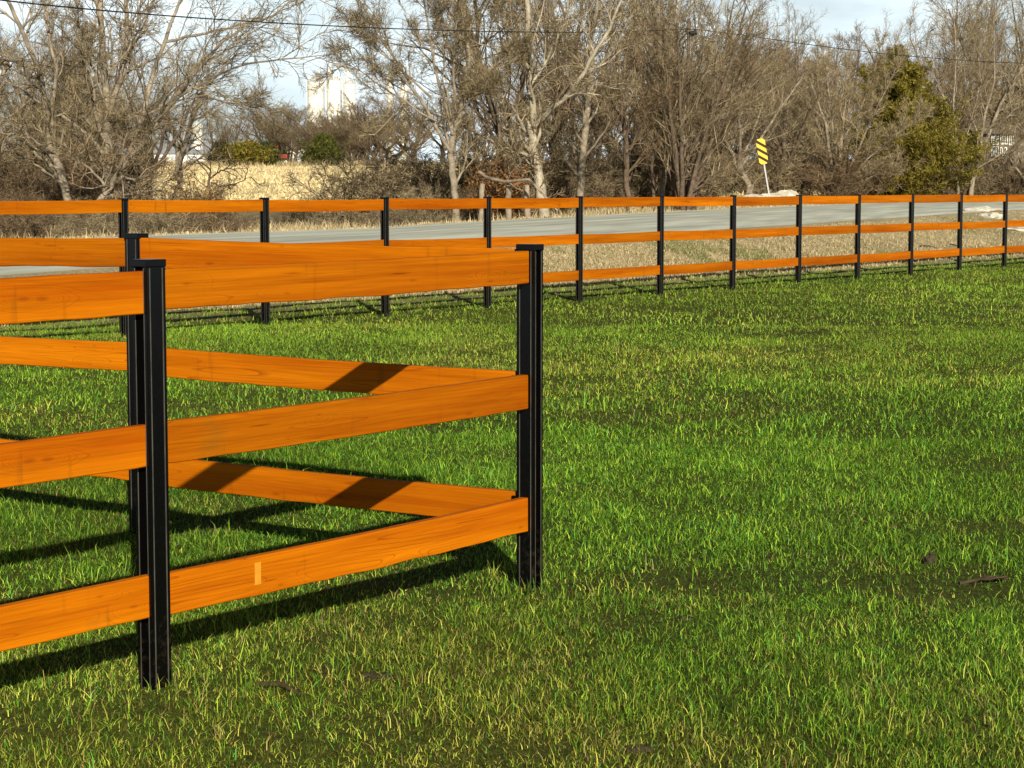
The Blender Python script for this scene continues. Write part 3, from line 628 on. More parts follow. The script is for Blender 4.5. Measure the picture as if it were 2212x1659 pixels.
# left group
big_tree((150, 440), 58, [([(150, 450, 0), (138, 395, 0), (118, 330, .2), (104, 250, .3)], .15, .10), ([(104, 252, .3), (88, 170, 0), (40, 60, -.8), (-30, -60, -1.5)], .10, .05),
    ([(104, 250, .3), (120, 150, .6), (95, 40, 1.0), (110, -60, 1.4)], .07, .03), ([(90, 175, 0), (30, 150, -.6), (-60, 140, -1)], .06, .02), ([(120, 330, .2), (60, 290, -.5), (-20, 240, -1.2)], .05, .015)],
    'bare grey tree at the far left whose trunk leans left above the rails', 11, FINE)
big_tree((228, 440), 61, [([(228, 450, 0), (232, 330, 0), (228, 220, .2), (222, 110, .2), (215, -60, .4)], .15, .09), ([(230, 250, .2), (262, 150, .8), (272, 60, 1.2), (268, -60, 1.6)], .10, .06),
    ([(224, 150, .2), (180, 90, -.6), (150, 20, -1)], .05, .02), ([(230, 300, 0), (170, 240, .9), (130, 180, 1.5)], .05, .015), ([(262, 150, .8), (300, 80, 1.4), (330, 0, 2)], .05, .02)],
    'tall bare tree with two upright pale trunks crossing the wire at left', 12, FINE)
big_tree((262, 445), 57, [([(255, 450, 0), (262, 400, 0), (275, 350, 0)], .18, .13), ([(275, 352, 0), (330, 270, -.4), (390, 190, -.8), (450, 110, -1.2), (520, 60, -1.8)], .11, .025), ([(275, 350, 0), (310, 250, .4), (345, 120, .8), (385, 30, 1.2), (410, -40, 1.5)], .10, .04),
    ([(345, 230, -.5), (440, 180, -1), (540, 135, -1.6), (690, 128, -2.4)], .055, .012), ([(360, 90, 1), (470, 70, .4), (580, 40, .0), (680, -10, -.4)], .05, .012), ([(275, 350, 0), (250, 290, -.5), (290, 240, -1)], .07, .02),
    ([(255, 420, 0), (215, 360, -.5), (180, 300, -1), (160, 250, -1.3)], .06, .015), ([(400, 180, -.8), (480, 210, -1.3), (560, 230, -1.8)], .04, .01)],
    'wide bare tree whose long boughs arch right towards the white silos', 13, FINE)
big_tree((205, 440), 55, [([(205, 450, 0), (235, 415, 0), (262, 380, -.2), (300, 330, -.5)], .10, .05), ([(235, 415, 0), (200, 370, .4), (150, 330, .8)], .05, .015), ([(262, 380, -.2), (330, 390, -.8), (390, 410, -1.2)], .04, .012)],
    'low crooked tree with a bent trunk lying behind the first far post', 14, [(9, .1, .9, .5, 7, .5, .22, .0), (7, .1, .8, .5, 5, .55, .25, 0), (5, .1, .8, .5, 4, .6, .3, 0)], twig=M_TWIGR)
big_tree((392, 400), 78, [([(392, 400, 0), (388, 345, 0), (378, 300, .2), (355, 230, .5)], .17, .07), ([(388, 348, 0), (402, 290, -.3), (425, 220, -.8), (450, 160, -1.2)], .13, .04), ([(388, 345, 0), (385, 250, .8), (392, 170, 1.2)], .08, .03)],
    'pale trunk tree forking low in a V in front of the long white shed', 15)
# centre group
big_tree((985, 455), 62, [([(986, 462, 0), (978, 400, 0), (972, 330, 0), (982, 260, .1), (1000, 200, .2)], .14, .09), ([(1000, 200, .2), (1010, 110, .5), (1000, 20, .8), (1010, -60, 1)], .08, .05),
    ([(975, 330, 0), (930, 240, -.4), (880, 150, -.8), (820, 60, -1.2), (780, -30, -1.6)], .07, .02), ([(978, 290, 0), (950, 190, -.3), (925, 90, -.6), (905, -40, -1)], .06, .025), ([(985, 250, 0), (978, 150, -.5), (965, 60, -.8), (950, -40, -1)], .055, .025),
    ([(940, 260, -.4), (860, 210, -1), (790, 160, -1.5), (730, 150, -2)], .04, .012), ([(930, 210, -.5), (840, 120, -1.2), (760, 60, -1.8)], .045, .012), ([(1000, 200, 0), (1060, 150, .5), (1110, 120, 1)], .045, .015), ([(985, 250, .1), (1030, 200, -.4), (1050, 190, -.6)], .035, .012)],
    'bare tree with grey bark fanning many slim limbs left towards the sky gap', 21, [(9, .2, .55, .36, 8, .5, .12, .12), (7, .1, .6, .48, 6, .55, .16, .08), (6, .1, .65, .50, 5, .55, .2, .05), (5, .1, .7, .55, 3, .6, .25, .03)])
big_tree((1082, 440), 64, [([(1082, 450, 0), (1086, 370, 0), (1078, 280, 0), (1050, 170, .2), (1015, 70, .4), (990, -50, .6)], .12, .08), ([(1078, 300, .3), (1052, 230, .5), (1032, 150, .8), (1030, 60, 1.1), (1020, -50, 1.4)], .09, .06), ([(1050, 170, .2), (1090, 110, -.4), (1060, 30, -.6), (1080, -40, -1)], .05, .02)],
    'twin dark trunks leaning left between the fan shaped tree and the big pale trunk', 22, bark=M_BARKD)
big_tree((1168, 440), 63.5, [([(1175, 455, 0), (1168, 400, 0), (1158, 330, 0), (1153, 268, 0)], .21, .15), ([(1153, 272, 0), (1142, 190, .2), (1135, 90, .3), (1138, -60, .4)], .12, .08), ([(1155, 270, 0), (1185, 235, -.3), (1220, 205, -.6), (1260, 150, -.9), (1310, 70, -1.2), (1350, -40, -1.6)], .10, .04),
    ([(1153, 340, 0), (1120, 335, -.4), (1085, 320, -.8)], .06, .03), ([(1138, 120, .3), (1100, 60, .8), (1070, -10, 1.2)], .05, .02), ([(1142, 190, .2), (1180, 130, .8), (1215, 60, 1.3), (1225, -20, 1.6)], .05, .02), ([(1240, 180, -.8), (1290, 185, -1.2), (1340, 200, -1.6)], .035, .012)],
    'largest bare tree, a thick pale trunk forking above the fourth far post', 23, bark=mat('cream_bark', (.36, .31, .22), .85, .15, var=.4, vscale=4, bump=.6, bscale=12))
big_tree((1252, 440), 68, [([(1250, 445, 0), (1255, 350, 0), (1266, 250, 0), (1272, 170, .2)], .15, .11), ([(1272, 172, .2), (1280, 90, .4), (1296, 0, .6), (1300, -60, .8)], .11, .06), ([(1268, 200, .2), (1220, 120, .9), (1190, 40, 1.4)], .06, .02), ([(1272, 170, .2), (1330, 100, -.4), (1370, 30, -.8)], .06, .02), ([(1258, 330, 0), (1220, 290, -.6), (1190, 280, -1)], .04, .015)],
    'bare tree with a brown trunk standing above the fifth far post', 24, FINE)
big_tree((1358, 440), 73, [([(1360, 445, 0), (1354, 380, 0), (1350, 330, .1), (1340, 250, .2), (1350, 120, .3)], .13, .06), ([(1352, 340, 0), (1385, 270, -.5), (1420, 210, -.9)], .06, .02), ([(1350, 300, 0), (1310, 240, .5), (1280, 210, .8)], .05, .02)],
    'short dark trunk tree left of the pale slim trunk', 25, FINE, bark=M_BARKD, twig=M_TWIGR)
big_tree((1432, 440), 77, [([(1430, 450, 0), (1436, 370, 0), (1436, 290, 0), (1430, 200, .1), (1424, 100, .2), (1415, -60, .4)], .12, .07), ([(1430, 200, .1), (1480, 120, -.5), (1530, 50, -.9)], .055, .02), ([(1432, 240, .1), (1390, 150, .6), (1370, 60, 1)], .05, .02), ([(1425, 110, .2), (1460, 40, .8), (1480, -40, 1.2)], .05, .02)],
    'slim tree with a pale streaked trunk above the sixth far post', 26, FINE)
big_tree((1413, 440), 76, [([(1410, 450, 0), (1414, 380, 0), (1420, 320, 0), (1418, 240, .2)], .085, .05), ([(1420, 320, 0), (1440, 240, -.6), (1470, 170, -1)], .04, .015)],
    'narrow dark stem close beside the pale slim trunk', 27, bark=M_BARKD, twig=M_TWIGR)
big_tree((1270, 430), 80, [([(1262, 440, 0), (1300, 330, 0), (1295, 200, 0), (1240, 100, .3), (1200, -40, .6)], .10, .05), ([(1300, 260, 0), (1370, 160, -.5), (1400, 30, -1)], .07, .03), ([(1300, 300, 0), (1230, 240, -.6), (1180, 160, -1)], .05, .02), ([(1295, 200, 0), (1320, 90, .5), (1330, -40, 1)], .06, .03)],
    'dense dark crowned tree rising behind the big pale trunk', 28, FINE, bark=M_BARKD, twig=M_TWIGR)
# right: the fan shaped multi stem tree in front of the cedar
big_tree((1808, 415), 104, [([(1800, 425, 0), (1797, 350, 0), (1790, 270, 0), (1755, 170, .4)], .13, .04), ([(1812, 425, 0), (1815, 350, 0), (1822, 260, 0), (1830, 150, .2)], .13, .04), ([(1805, 425, 0), (1803, 330, .4), (1800, 230, .6), (1790, 120, .8)], .11, .03),
    ([(1818, 400, 0), (1860, 300, -.8), (1905, 200, -1.4), (1935, 130, -2)], .08, .02), ([(1820, 410, 0), (1880, 340, -1), (1945, 290, -1.8), (1990, 250, -2.4)], .07, .015), ([(1797, 380, 0), (1760, 310, .6), (1720, 250, 1.2)], .06, .015), ([(1822, 300, 0), (1865, 210, -.6), (1900, 110, -1)], .06, .02),
    ([(1824, 415, 0), (1870, 385, -1.2), (1930, 350, -2)], .05, .015)],
    'many stemmed tan tree fanning upward in front of the cedar', 31, [(12, .2, .45, .34, 8, .5, .10, .12), (8, .1, .5, .46, 6, .55, .14, .08), (6, .1, .55, .50, 5, .6, .18, .05), (4, .1, .6, .55, 3, .65, .22, .03)], twig=M_TWIGT)
big_tree((2105, 410), 118, [([(2095, 415, 0), (2110, 345, 0), (2135, 280, 0), (2160, 220, .4), (2200, 150, .8), (2240, 110, 1.2)], .17, .05), ([(2112, 340, 0), (2128, 250, .6), (2150, 180, 1), (2150, 60, 1.4)], .11, .03), ([(2135, 280, 0), (2180, 250, -.8), (2230, 240, -1.4)], .07, .02), ([(2120, 310, 0), (2085, 220, .6), (2075, 130, 1)], .07, .02)],
    'bare tree with a light trunk leaning right at the right edge', 32)
big_tree((2062, 412), 116, [([(2070, 418, 0), (2068, 330, 0), (2055, 230, .2), (2060, 120, .4), (2050, 20, .6)], .09, .03), ([(2068, 360, 0), (2100, 270, -.6), (2120, 190, -1)], .06, .02), ([(2060, 260, .2), (2020, 170, .6), (1990, 90, 1)], .06, .02)],
    'slim bare tree just right of the cedar', 33, FINE)
big_tree((455, 440), 60, [([(458, 440, 0), (452, 400, 0), (455, 380, 0), (440, 360, -.2)], .06, .015), ([(455, 385, 0), (490, 350, .4), (500, 345, .5)], .035, .01), ([(456, 395, 0), (500, 400, -.3), (540, 385, -.6)], .03, .008)],
    'small dead sapling alone before the golden field', 34, [(5, .2, .8, .5, 6, .5, .2, .05), (4, .2, .8, .5, 4, .6, .25, .0), (3, .2, .8, .5, 3, .6, .3, 0)], bark=M_BARKD)

# where along the far fence something stands, in words
ORD = ['first', 'second', 'third', 'fourth', 'fifth', 'sixth', 'seventh', 'eighth', 'ninth', 'tenth', 'eleventh', 'twelfth']
FX_POST = [267, 574, 832, 1053, 1251, 1426, 1582, 1724, 1851, 1966, 2071, 2168]
used = {}
def place_words(x):
    k = int(np.argmin([abs(x - p) for p in FX_POST])); d = x - FX_POST[k]
    side = 'above' if abs(d) < 14 else ('right of' if d > 0 else 'left of')
    return f'{side} the {ORD[k]} far post'
def uniq(label, extra):
    """two that would read alike: the later one stands further along or behind, say so"""
    if label in used:
        for e_ in ('hidden', 'twiggier', 'leaning', 'crowded', 'browner', 'thinner', 'paler', 'rougher', 'wiry', 'sprawling', 'ragged', 'denser'):
            if f'{e_} {label}' not in used: label = f'{e_} {label}'; break
    used[label] = 1; return label
KW = {'spread': 'spreading tree', 'upright': 'upright tree', 'thicket': 'leafless bush'}
def plant(kind, x, Y, hgt, row, group, twig, bark=None, rz=None, wide=1.0):
    i = random.randrange(3); mt, mc = protos[kind][i]; base = 10 if kind != 'thicket' else 3
    X = (x - CX) / FX * Y; s = hgt / base
    # copies share mesh data; each carries its own material on the object
    o = empty('bare_tree' if kind != 'thicket' else 'bare_bush', (X, Y, gz(X, Y) - .02), rz if rz is not None else random.uniform(0, 6.28))
    o.scale = (s * wide, s * wide, s)
    size = 'tall' if hgt > 9 else ('low' if hgt < 2 else ('shoulder high' if hgt < 2.5 and kind == 'thicket' else ('middling' if hgt < 6 else 'broad')))
    lab = uniq(f'{size} {KW[kind]} {row} {place_words(x)}', [])
    tag(o, lab, 'tree' if kind != 'thicket' else 'bush', group)
    for nm, me_, mm in (('trunk' if kind != 'thicket' else 'stems', mt, bark or M_BARK), ('crown' if kind != 'thicket' else 'twigs', mc, twig)):
        if not me_.materials: me_.materials.append(mm)
        c = bpy.data.objects.new(nm, me_); COL.objects.link(c); c.parent = o
        c.material_slots[0].link = 'OBJECT'; c.material_slots[0].material = mm
    return o
TW = [M_TWIG, M_TWIGR, M_TWIG, M_TWIGT]
G1 = 'bare trees of the wood across the road'
plant('upright', 1478, 75.0, 6.8, 'in the wood', G1, M_TWIG, M_BARKD, wide=1.3)
plant('spread', 1500, 77.0, 6.0, 'in the wood', G1, M_TWIGR, M_BARKD, wide=1.2)
# second row and further rows of the wood (x in picture px, distance, height)
for x, Y, h, k in [(-60, 70, 7, 'spread'), (330, 74, 5.4, 'spread'), (180, 84, 7, 'upright'), (60, 86, 6, 'spread'), (250, 82, 6, 'spread'), (-10, 84, 7, 'spread'), (140, 96, 7.5, 'spread'),
                   (1075, 78, 7.5, 'spread'), (1215, 84, 9.5, 'upright'), (1330, 88, 8.5, 'spread'), (1450, 90, 10, 'upright'), (1510, 86, 6.6, 'spread'),
                   (1545, 100, 6.6, 'spread'), (1615, 98, 6.6, 'spread'), (1672, 102, 6.7, 'spread'), (1525, 106, 9.5, 'upright'), (1590, 114, 6.8, 'spread'), (1740, 112, 7.0, 'spread'), (1870, 126, 7.6, 'spread'), (1715, 134, 9.6, 'upright'), (1790, 138, 8.8, 'upright'),
                   (1640, 112, 7.2, 'spread'), (1765, 120, 7.6, 'spread'), (1700, 108, 6.8, 'spread'),
                   (1995, 140, 10.8, 'spread'), (2075, 146, 13, 'upright'), (2150, 142, 12, 'spread'), (2225, 148, 13, 'upright'), (2245, 128, 9, 'spread'), (1935, 146, 8.2, 'spread'), (2030, 130, 8.0, 'upright')]:
    plant(k, x, Y, h, 'in the wood', G1, random.choice(TW), random.choice([M_BARK, M_BARKD]), wide=1.15)
for i in range(22):                                   # the back of the wood, left and right of the sky gap
    x = random.choice([random.uniform(-80, 330), random.uniform(1150, 2260), random.uniform(1300, 2260)]); Y = random.uniform(150, 190)
    plant(random.choice(['spread', 'upright']), x, Y, random.uniform(5.5, 8) if x > 500 else random.uniform(4.5, 6.5), 'at the wood\'s back', 'trees at the back of the wood', random.choice(TW), M_BARKD, wide=1.5)
for x, Y, h in [(642, 232, 6.0), (660, 244, 7.2), (690, 230, 5.4), (705, 246, 7.2), (722, 234, 5.6), (750, 246, 7.0), (758, 230, 5.4), (775, 248, 7.0), (735, 250, 7.2), (620, 234, 6.4), (800, 240, 7.2), (825, 226, 6.4), (860, 244, 7.8), (505, 228, 5.2), (560, 236, 6.3), (625, 246, 6.5), (675, 240, 5.0), (735, 238, 4.8), (785, 230, 5.2), (840, 238, 6.2), (900, 232, 7.2), (955, 236, 7.5), (470, 250, 5.5), (590, 262, 6.8), (700, 266, 5.3), (765, 262, 4.8), (812, 200, 4.6), (880, 190, 4.6), (1040, 200, 7.5), (1120, 210, 8)]:
    plant(random.choice(['spread', 'spread', 'upright']), x, Y, h * (.84 if 630 < x < 800 else 1), 'beyond the golden field', 'trees beyond the golden field', random.choice([M_TWIG, M_TWIGR]), M_BARKD, wide=1.9)
# thicket along the foot of the wood
for x, Y, h, k in [(2222, 123, 5.5, 'spread')]: plant(k, x, Y, h, 'before the brown house', G1, M_TWIGT, M_BARK, wide=1.2)
G2 = 'leafless bushes along the foot of the wood'
def yroad(x): return float(np.interp((x - CX) / FX, _u, _yf))
for i in range(80):
    x = -60 + i * 29.5 + random.uniform(-10, 10)
    if 500 < x < 830: continue
    Y = yroad(x) + random.uniform(7, 22) + (9 if 1490 < x < 1800 else 0); f = Y / 62
    plant('thicket', x, Y, random.uniform(.7, 1.4) if x < 520 else random.uniform(1.3, 2.7) * (1 if x < 1300 else 1.2), random.choice(['under the wood', 'among the trunks']), G2, random.choice([M_TWIGR, M_TWIG, M_TWIGR, M_TWIGT]), M_BARKD, wide=random.uniform(1, 1.4))
for x, Y, h in [(10, 72, 2.6), (60, 76, 2.6), (110, 70, 2.3), (165, 74, 2.4), (215, 78, 2.4), (265, 71, 1.9), (85, 90, 3.2), (190, 92, 2.8)]:
    plant('thicket', x, Y, h, 'behind the left trees', 'bushes behind the left trees', random.choice([M_TWIGR, M_TWIG, M_TWIGR]), M_BARKD, wide=1.35)
for x, Y, h in [(300, 50.5, 1.1), (350, 51.5, 1.2), (420, 53, 1.0), (500, 56, .6), (560, 60, .6), (640, 68, .8), (715, 62, .6), (762, 64, 1.9), (812, 62, .9), (870, 60, .9), (920, 62, 1.1), (30, 50, 1.0), (120, 51, .9), (215, 52, .8), (1040, 68, .9), (1130, 70, .9)]:
    plant('thicket', x, Y, h, 'across the road', 'low bushes across the road', random.choice([M_TWIGT, M_TWIG, M_TWIGR]), M_BARKD, wide=1.5)
# a bush still holding its rusty leaves
def leaf_cloud(P, n, size, cols, g, spread=.10, long=1.0):
    pi = g.integers(0, len(P), n); c = P[pi] + g.normal(0, spread, (n, 3))
    a = nrm(g.normal(0, 1, (n, 3)) + np.array([0, 0, .5])); b = nrm(np.cross(a, g.normal(0, 1, (n, 3)))); s = size * g.uniform(.5, 1.3, n)[:, None]
    V = np.stack([c - b * s * .35 / long, c + a * s * long, c + b * s * .35 / long, c - a * s * .4 * long], 1).reshape(-1, 3)
    i0 = np.arange(n) * 4; cc = cols[g.integers(0, len(cols), n)] * g.uniform(.6, 1.3, n)[:, None]
    return V, np.stack([i0, i0 + 1, i0 + 2, i0 + 3], 1), np.repeat(cc, 4, 0)
g = np.random.default_rng(5)
def leaf_bush(x, Y, h, wd, label, cols, n=3500, size=.07):
    X = (x - CX) / FX * Y; o = empty('leafy_bush', (X, Y, gz(X, Y))); tag(o, label, 'bush')
    limbs = [([(0, 0, -.2), (math.cos(a) * wd * .3, math.sin(a) * wd * .3, h * .5), (math.cos(a) * wd * .5, math.sin(a) * wd * .5, h * q)], .03, .01) for a, q in zip(np.linspace(0, 6, 9), g.uniform(.5, .9, 9))]
    P, Rr = limbs_to_arrays(limbs, 8, g, .03); Q, q = spawn(P, Rr, 7, .2, .8, .5, 6, .6, .2, .1, g)
    link('stems', mesh_np('stems', *[(lambda v, f: v)(*combine([tubes(P, Rr, 5), tubes(Q, q, 3)])), [combine([tubes(P, Rr, 5), tubes(Q, q, 3)])[1]]][0:2]), M_BARKD, o)
    V, F, cc = leaf_cloud(Q.reshape(-1, 3), n, size, np.array(cols), g, .14)
    link('leaves', mesh_np('leaves', V, [F], False, cc), M_LEAF, o)
leaf_bush(1075, 63, 2.6, 1.5, 'bush with clinging rusty brown leaves below the twin dark trunks', [(.22, .10, .035), (.30, .15, .05), (.16, .08, .03)])
leaf_bush(432, 58.5, 1.7, 1.4, 'low bush with a few rusty leaves left of the golden field', [(.26, .15, .05), (.20, .12, .05)], 1200)

# ------------------------------------------------------------------ cedars
def cedar(x, Y, h, wd, label, seed, n=60000, lean=0.0, cols=None, name='cedar_tree', lobes=14, leaf=.10, group=None, tip=.42):
    g = np.random.default_rng(seed); X = (x - CX) / FX * Y; o = empty(name, (X, Y, gz(X, Y))); tag(o, label, 'evergreen', group)
    tr = np.array([[0, 0, -.3], [lean * .3, 0, h * .35], [lean * .7, 0, h * .7], [lean, 0, h * .97]])
    P, Rr = limbs_to_arrays([(tr, .022 * h, .01)], 14, g, .02)
    m = 220; t = np.sort(g.uniform(.03, .99, m)) ; f = t * 13; i0 = np.minimum(f.astype(int), 12); S = P[0, i0] + (P[0, i0 + 1] - P[0, i0]) * (f - i0)[:, None]
    a = np.cumsum(np.full(m, 2.4)) + g.normal(0, .5, m)
    lob = 1 + .34 * np.sin(a * 2 + t * 9) * np.sin(t * 13 + 1) + g.normal(0, .24, m)
    r = wd * np.clip(1.05 * (1 - t) ** .62, tip * .18, 1) * (.62 + .38 * np.clip(t / .12, 0, 1)) * lob
    n_ = 7; Q = np.zeros((m, n_, 3)); d = np.stack([np.cos(a), np.sin(a), np.full(m, .28) + .5 * t], 1)
    for j in range(n_): Q[:, j] = S + nrm(d) * (r * j / (n_ - 1))[:, None] + np.array([0, 0, 1.]) * (.10 * r * (j / (n_ - 1)) ** 2)[:, None]
    rq = np.linspace(1, .2, n_)[None] * (.004 * h + 0 * r)[:, None]
    Q2, r2 = spawn(Q, rq, 9, .15, .75, .38, 5, .6, .16, .15, g)
    Q3, r3 = spawn(Q2, r2, 4, .1, .7, .5, 4, .6, .2, .18, g)
    Vt, Ft = combine([tubes(P, Rr, 8), tubes(Q, rq, 4)]); link('trunk', mesh_np('trunk', Vt, [Ft], True), M_BARKD, o)
    pts = np.concatenate([Q2[:, 1:].reshape(-1, 3), Q3.reshape(-1, 3), Q3[:, 2:].reshape(-1, 3)])
    cols = np.array(cols if cols is not None else [(.12, .108, .014), (.20, .16, .02), (.045, .046, .008), (.30, .225, .035)])
    V, F, cc = leaf_cloud(pts, n, leaf, cols, g, leaf * .75, 1.7)
    link('crown', mesh_np('crown', V, [F], False, cc), M_LEAF, o)
    return o
cedar(1954, 112, 7.1, 3.9, 'tall olive green cedar standing by the right side of the road', 61, 260000, lean=-.85, leaf=.085)
cedar(1926, 115, 8.5, 1.9, 'slender yellowish evergreen tip rising behind the fan shaped tan tree', 62, 80000, lean=.1, leaf=.09, cols=[(.15, .125, .03), (.11, .10, .02)])
SC = 'round evergreens beyond the golden field'
cedar(700, 222, 2.9, 2.0, 'dark round evergreen shrub right of the lone field tree', 63, 14000, leaf=.20, name='evergreen_shrub', cols=[(.045, .055, .012), (.07, .075, .016), (.12, .12, .02)], group=SC)
cedar(536, 224, 1.9, 2.2, 'broad low olive evergreen shrub at the left of the field edge', 64, 12000, leaf=.20, name='evergreen_shrub', group=SC)
cedar(578, 228, 2.2, 1.7, 'dark evergreen shrub beside the red tractor', 65, 10000, leaf=.20, name='evergreen_shrub', cols=[(.05, .058, .018), (.075, .08, .02)], group=SC)
cedar(480, 226, 2.4, 1.5, 'brownish evergreen shrub at the left end of the field', 66, 10000, leaf=.20, name='evergreen_shrub', cols=[(.09, .072, .03), (.06, .055, .02)], group=SC)

# ------------------------------------------------------------------ far buildings
def silo(x0, x1, ytop, Y, label, stack=None, dome=.12):
    xc = (x0 + x1) / 2; X = (xc - CX) / FX * Y; r = (x1 - x0) / 2 / FX * Y; zt = at(xc, ytop, Y)[2]; zg = gz(X, Y)
    o = empty('silo', (X, Y, zg)); tag(o, label, 'silo', 'white silos on the skyline'); H = zt - zg
    mb = MB(); mb.cyl((0, 0, 0), (0, 0, H * .94), r, n=32)
    for q in np.linspace(.12, .86, 6): mb.cyl((0, 0, H * q), (0, 0, H * q + .12), r * 1.012, n=32)
    mb.build('body', M_WHITE, o)
    mb = MB(); mb.cyl((0, 0, H * .94), (0, 0, H), r * .99, r * .35, 32); mb.build('roof', M_ROOFG, o)
    mb = MB()
    for q in np.linspace(0, 2 * np.pi, 17)[:-1]: mb.cyl((math.cos(q) * r * .97, math.sin(q) * r * .97, H * .94), (math.cos(q) * r * .97, math.sin(q) * r * .97, H * .94 + 1.0), .04, n=6)
    for q in range(16):
        a, b = q * math.pi / 8, (q + 1) * math.pi / 8
        for zz in (.5, 1.0): mb.cyl((math.cos(a) * r * .97, math.sin(a) * r * .97, H * .94 + zz), (math.cos(b) * r * .97, math.sin(b) * r * .97, H * .94 + zz), .035, n=6)
    mb.build('railing', M_WHITE, o)
    mb = MB(); lx = -r * 1.03
    for s_ in (-.25, .25): mb.cyl((lx - .1, s_, 0), (lx - .1, s_, H * .97), .05, n=6)
    for zz in np.arange(.5, H * .96, .6): mb.cyl((lx - .1, -.25, zz), (lx - .1, .25, zz), .03, n=5)
    mb.build('ladder', M_WHITE, o)
    if stack:
        sx, sw, sy = stack; dx = (sx - xc) / FX * Y; sr = sw / 2 / FX * Y; hz = at(sx, sy, Y)[2] - zg
        mb = MB(); mb.cyl((dx, 0, H * .9), (dx, 0, hz), sr, n=16); mb.cyl((dx, 0, hz), (dx, 0, hz + sr), sr, sr * .3, 16); mb.build('filter_housing', M_WHITE, o)
    return o
silo(668, 704, 166, 450, 'left silo of the white skyline group, with a low filter on top', (693, 9, 157))
silo(709, 741, 163, 446, 'middle silo of the white skyline group, the one with the tallest stack', (716, 9, 147))
silo(745, 771, 172, 442, 'right silo of the white skyline group, partly behind twigs', (754, 9, 152))
silo(838, 852, 165, 470, 'thin white tower half hidden in branches right of the three silos', (845, 6, 155))
silo(866, 884, 176, 470, 'squat white bin behind branches, furthest right on the skyline', None)
def shed(x0, x1, ytop, Y, depth, label, roof_h=1.2, m=M_WHITE, doors=3):
    xc = (x0 + x1) / 2; X = (xc - CX) / FX * Y; w_ = (x1 - x0) / FX * Y; zg = gz(X, Y); H = at(xc, ytop, Y)[2] - zg
    o = empty('shed', (X, Y, zg)); tag(o, label, 'building', 'white sheds beyond the field'); we = H - roof_h
    MB().box((0, depth / 2, we / 2), (w_, depth, we)).build('wall', m, o)
    bm = MB(); a = w_ / 2 + .3; bm_ = bm.bm
    v = [bm_.verts.new(p) for p in ((-a, -.3, we), (a, -.3, we), (a, depth / 2, H), (-a, depth / 2, H), (a, depth + .3, we), (-a, depth + .3, we))]
    for f in ((0, 1, 2, 3), (3, 2, 4, 5), (0, 3, 5), (1, 4, 2), (0, 5, 4, 1)): bm_.faces.new([v[i] for i in f])
    bm.build('roof', M_ROOFG, o)
    for i in range(doors):
        dx = -w_ / 2 + w_ * (i + .5) / doors
        d = MB().box((dx, -.03, min(1.4, we * .4)), (min(2.6, w_ / doors * .5), .06, min(2.8, we * .8))).build('door', M_ROOFG, o)
    return o
shed(296, 480, 304, 300, 14, 'long low white shed seen through the left trees', 1.4, doors=6)
shed(330, 470, 322, 270, 6, 'second lower white shed in front of the long one', .6, doors=4)
shed(598, 662, 306, 290, 10, 'small white shed behind the lone field tree', 1.0, doors=2)
shed(-120, 70, 318, 300, 12, 'white shed glimpsed at the far left between trunks', 1.0, doors=4)
# small white water tank
X = (431 - CX) / FX * 285; zg = gz(X, 285); H = at(431, 262, 285)[2] - zg
o = empty('water_tank', (X, 285, zg)); tag(o, 'slim white tank standing taller than the sheds at left', 'tank')
MB().cyl((0, 0, 0), (0, 0, H * .9), .75, n=24).build('body', M_WHITE, o); MB().cyl((0, 0, H * .9), (0, 0, H), .75, .15, 24).build('lid', M_WHITE, o)
# red tractor half hidden by the evergreen
X = (604 - CX) / FX * 232; o = empty('tractor', (X, 232, gz(X, 232)), .3); tag(o, 'small red tractor parked beside the dark evergreen shrub beyond the field', 'tractor'); o.scale = (.95,) * 3
MB().box((.35, 0, 1.0), (1.3, .55, .5), bev=.06).build('bonnet', M_RED, o)
mb = MB()
for sx_ in (-.95, -.15):
    for sy_ in (-.4, .4): mb.box((sx_, sy_, 1.65), (.07, .07, 1.0))
mb.box((-.55, 0, 2.18), (1.0, .98, .08), bev=.02); mb.build('cab_frame', M_RED, o)
MB().box((-.55, 0, 1.0), (.55, .6, .35), bev=.04).build('seat', M_TYRE, o)
for sx_, r_, sy_ in ((-.6, .62, -.6), (-.6, .62, .6), (.75, .36, -.5), (.75, .36, .5)):
    wl = MB().cyl((sx_, sy_ - .13, r_), (sx_, sy_ + .13, r_), r_, n=24).build('wheel', M_TYRE, o)
    MB().cyl((sx_, sy_ - .15, r_), (sx_, sy_ + .15, r_), r_ * .5, n=16).build('rim', M_WHITE, wl)
MB().cyl((.6, 0, 1.2), (.6, 0, 1.9), .04).build('exhaust', M_TYRE, o)
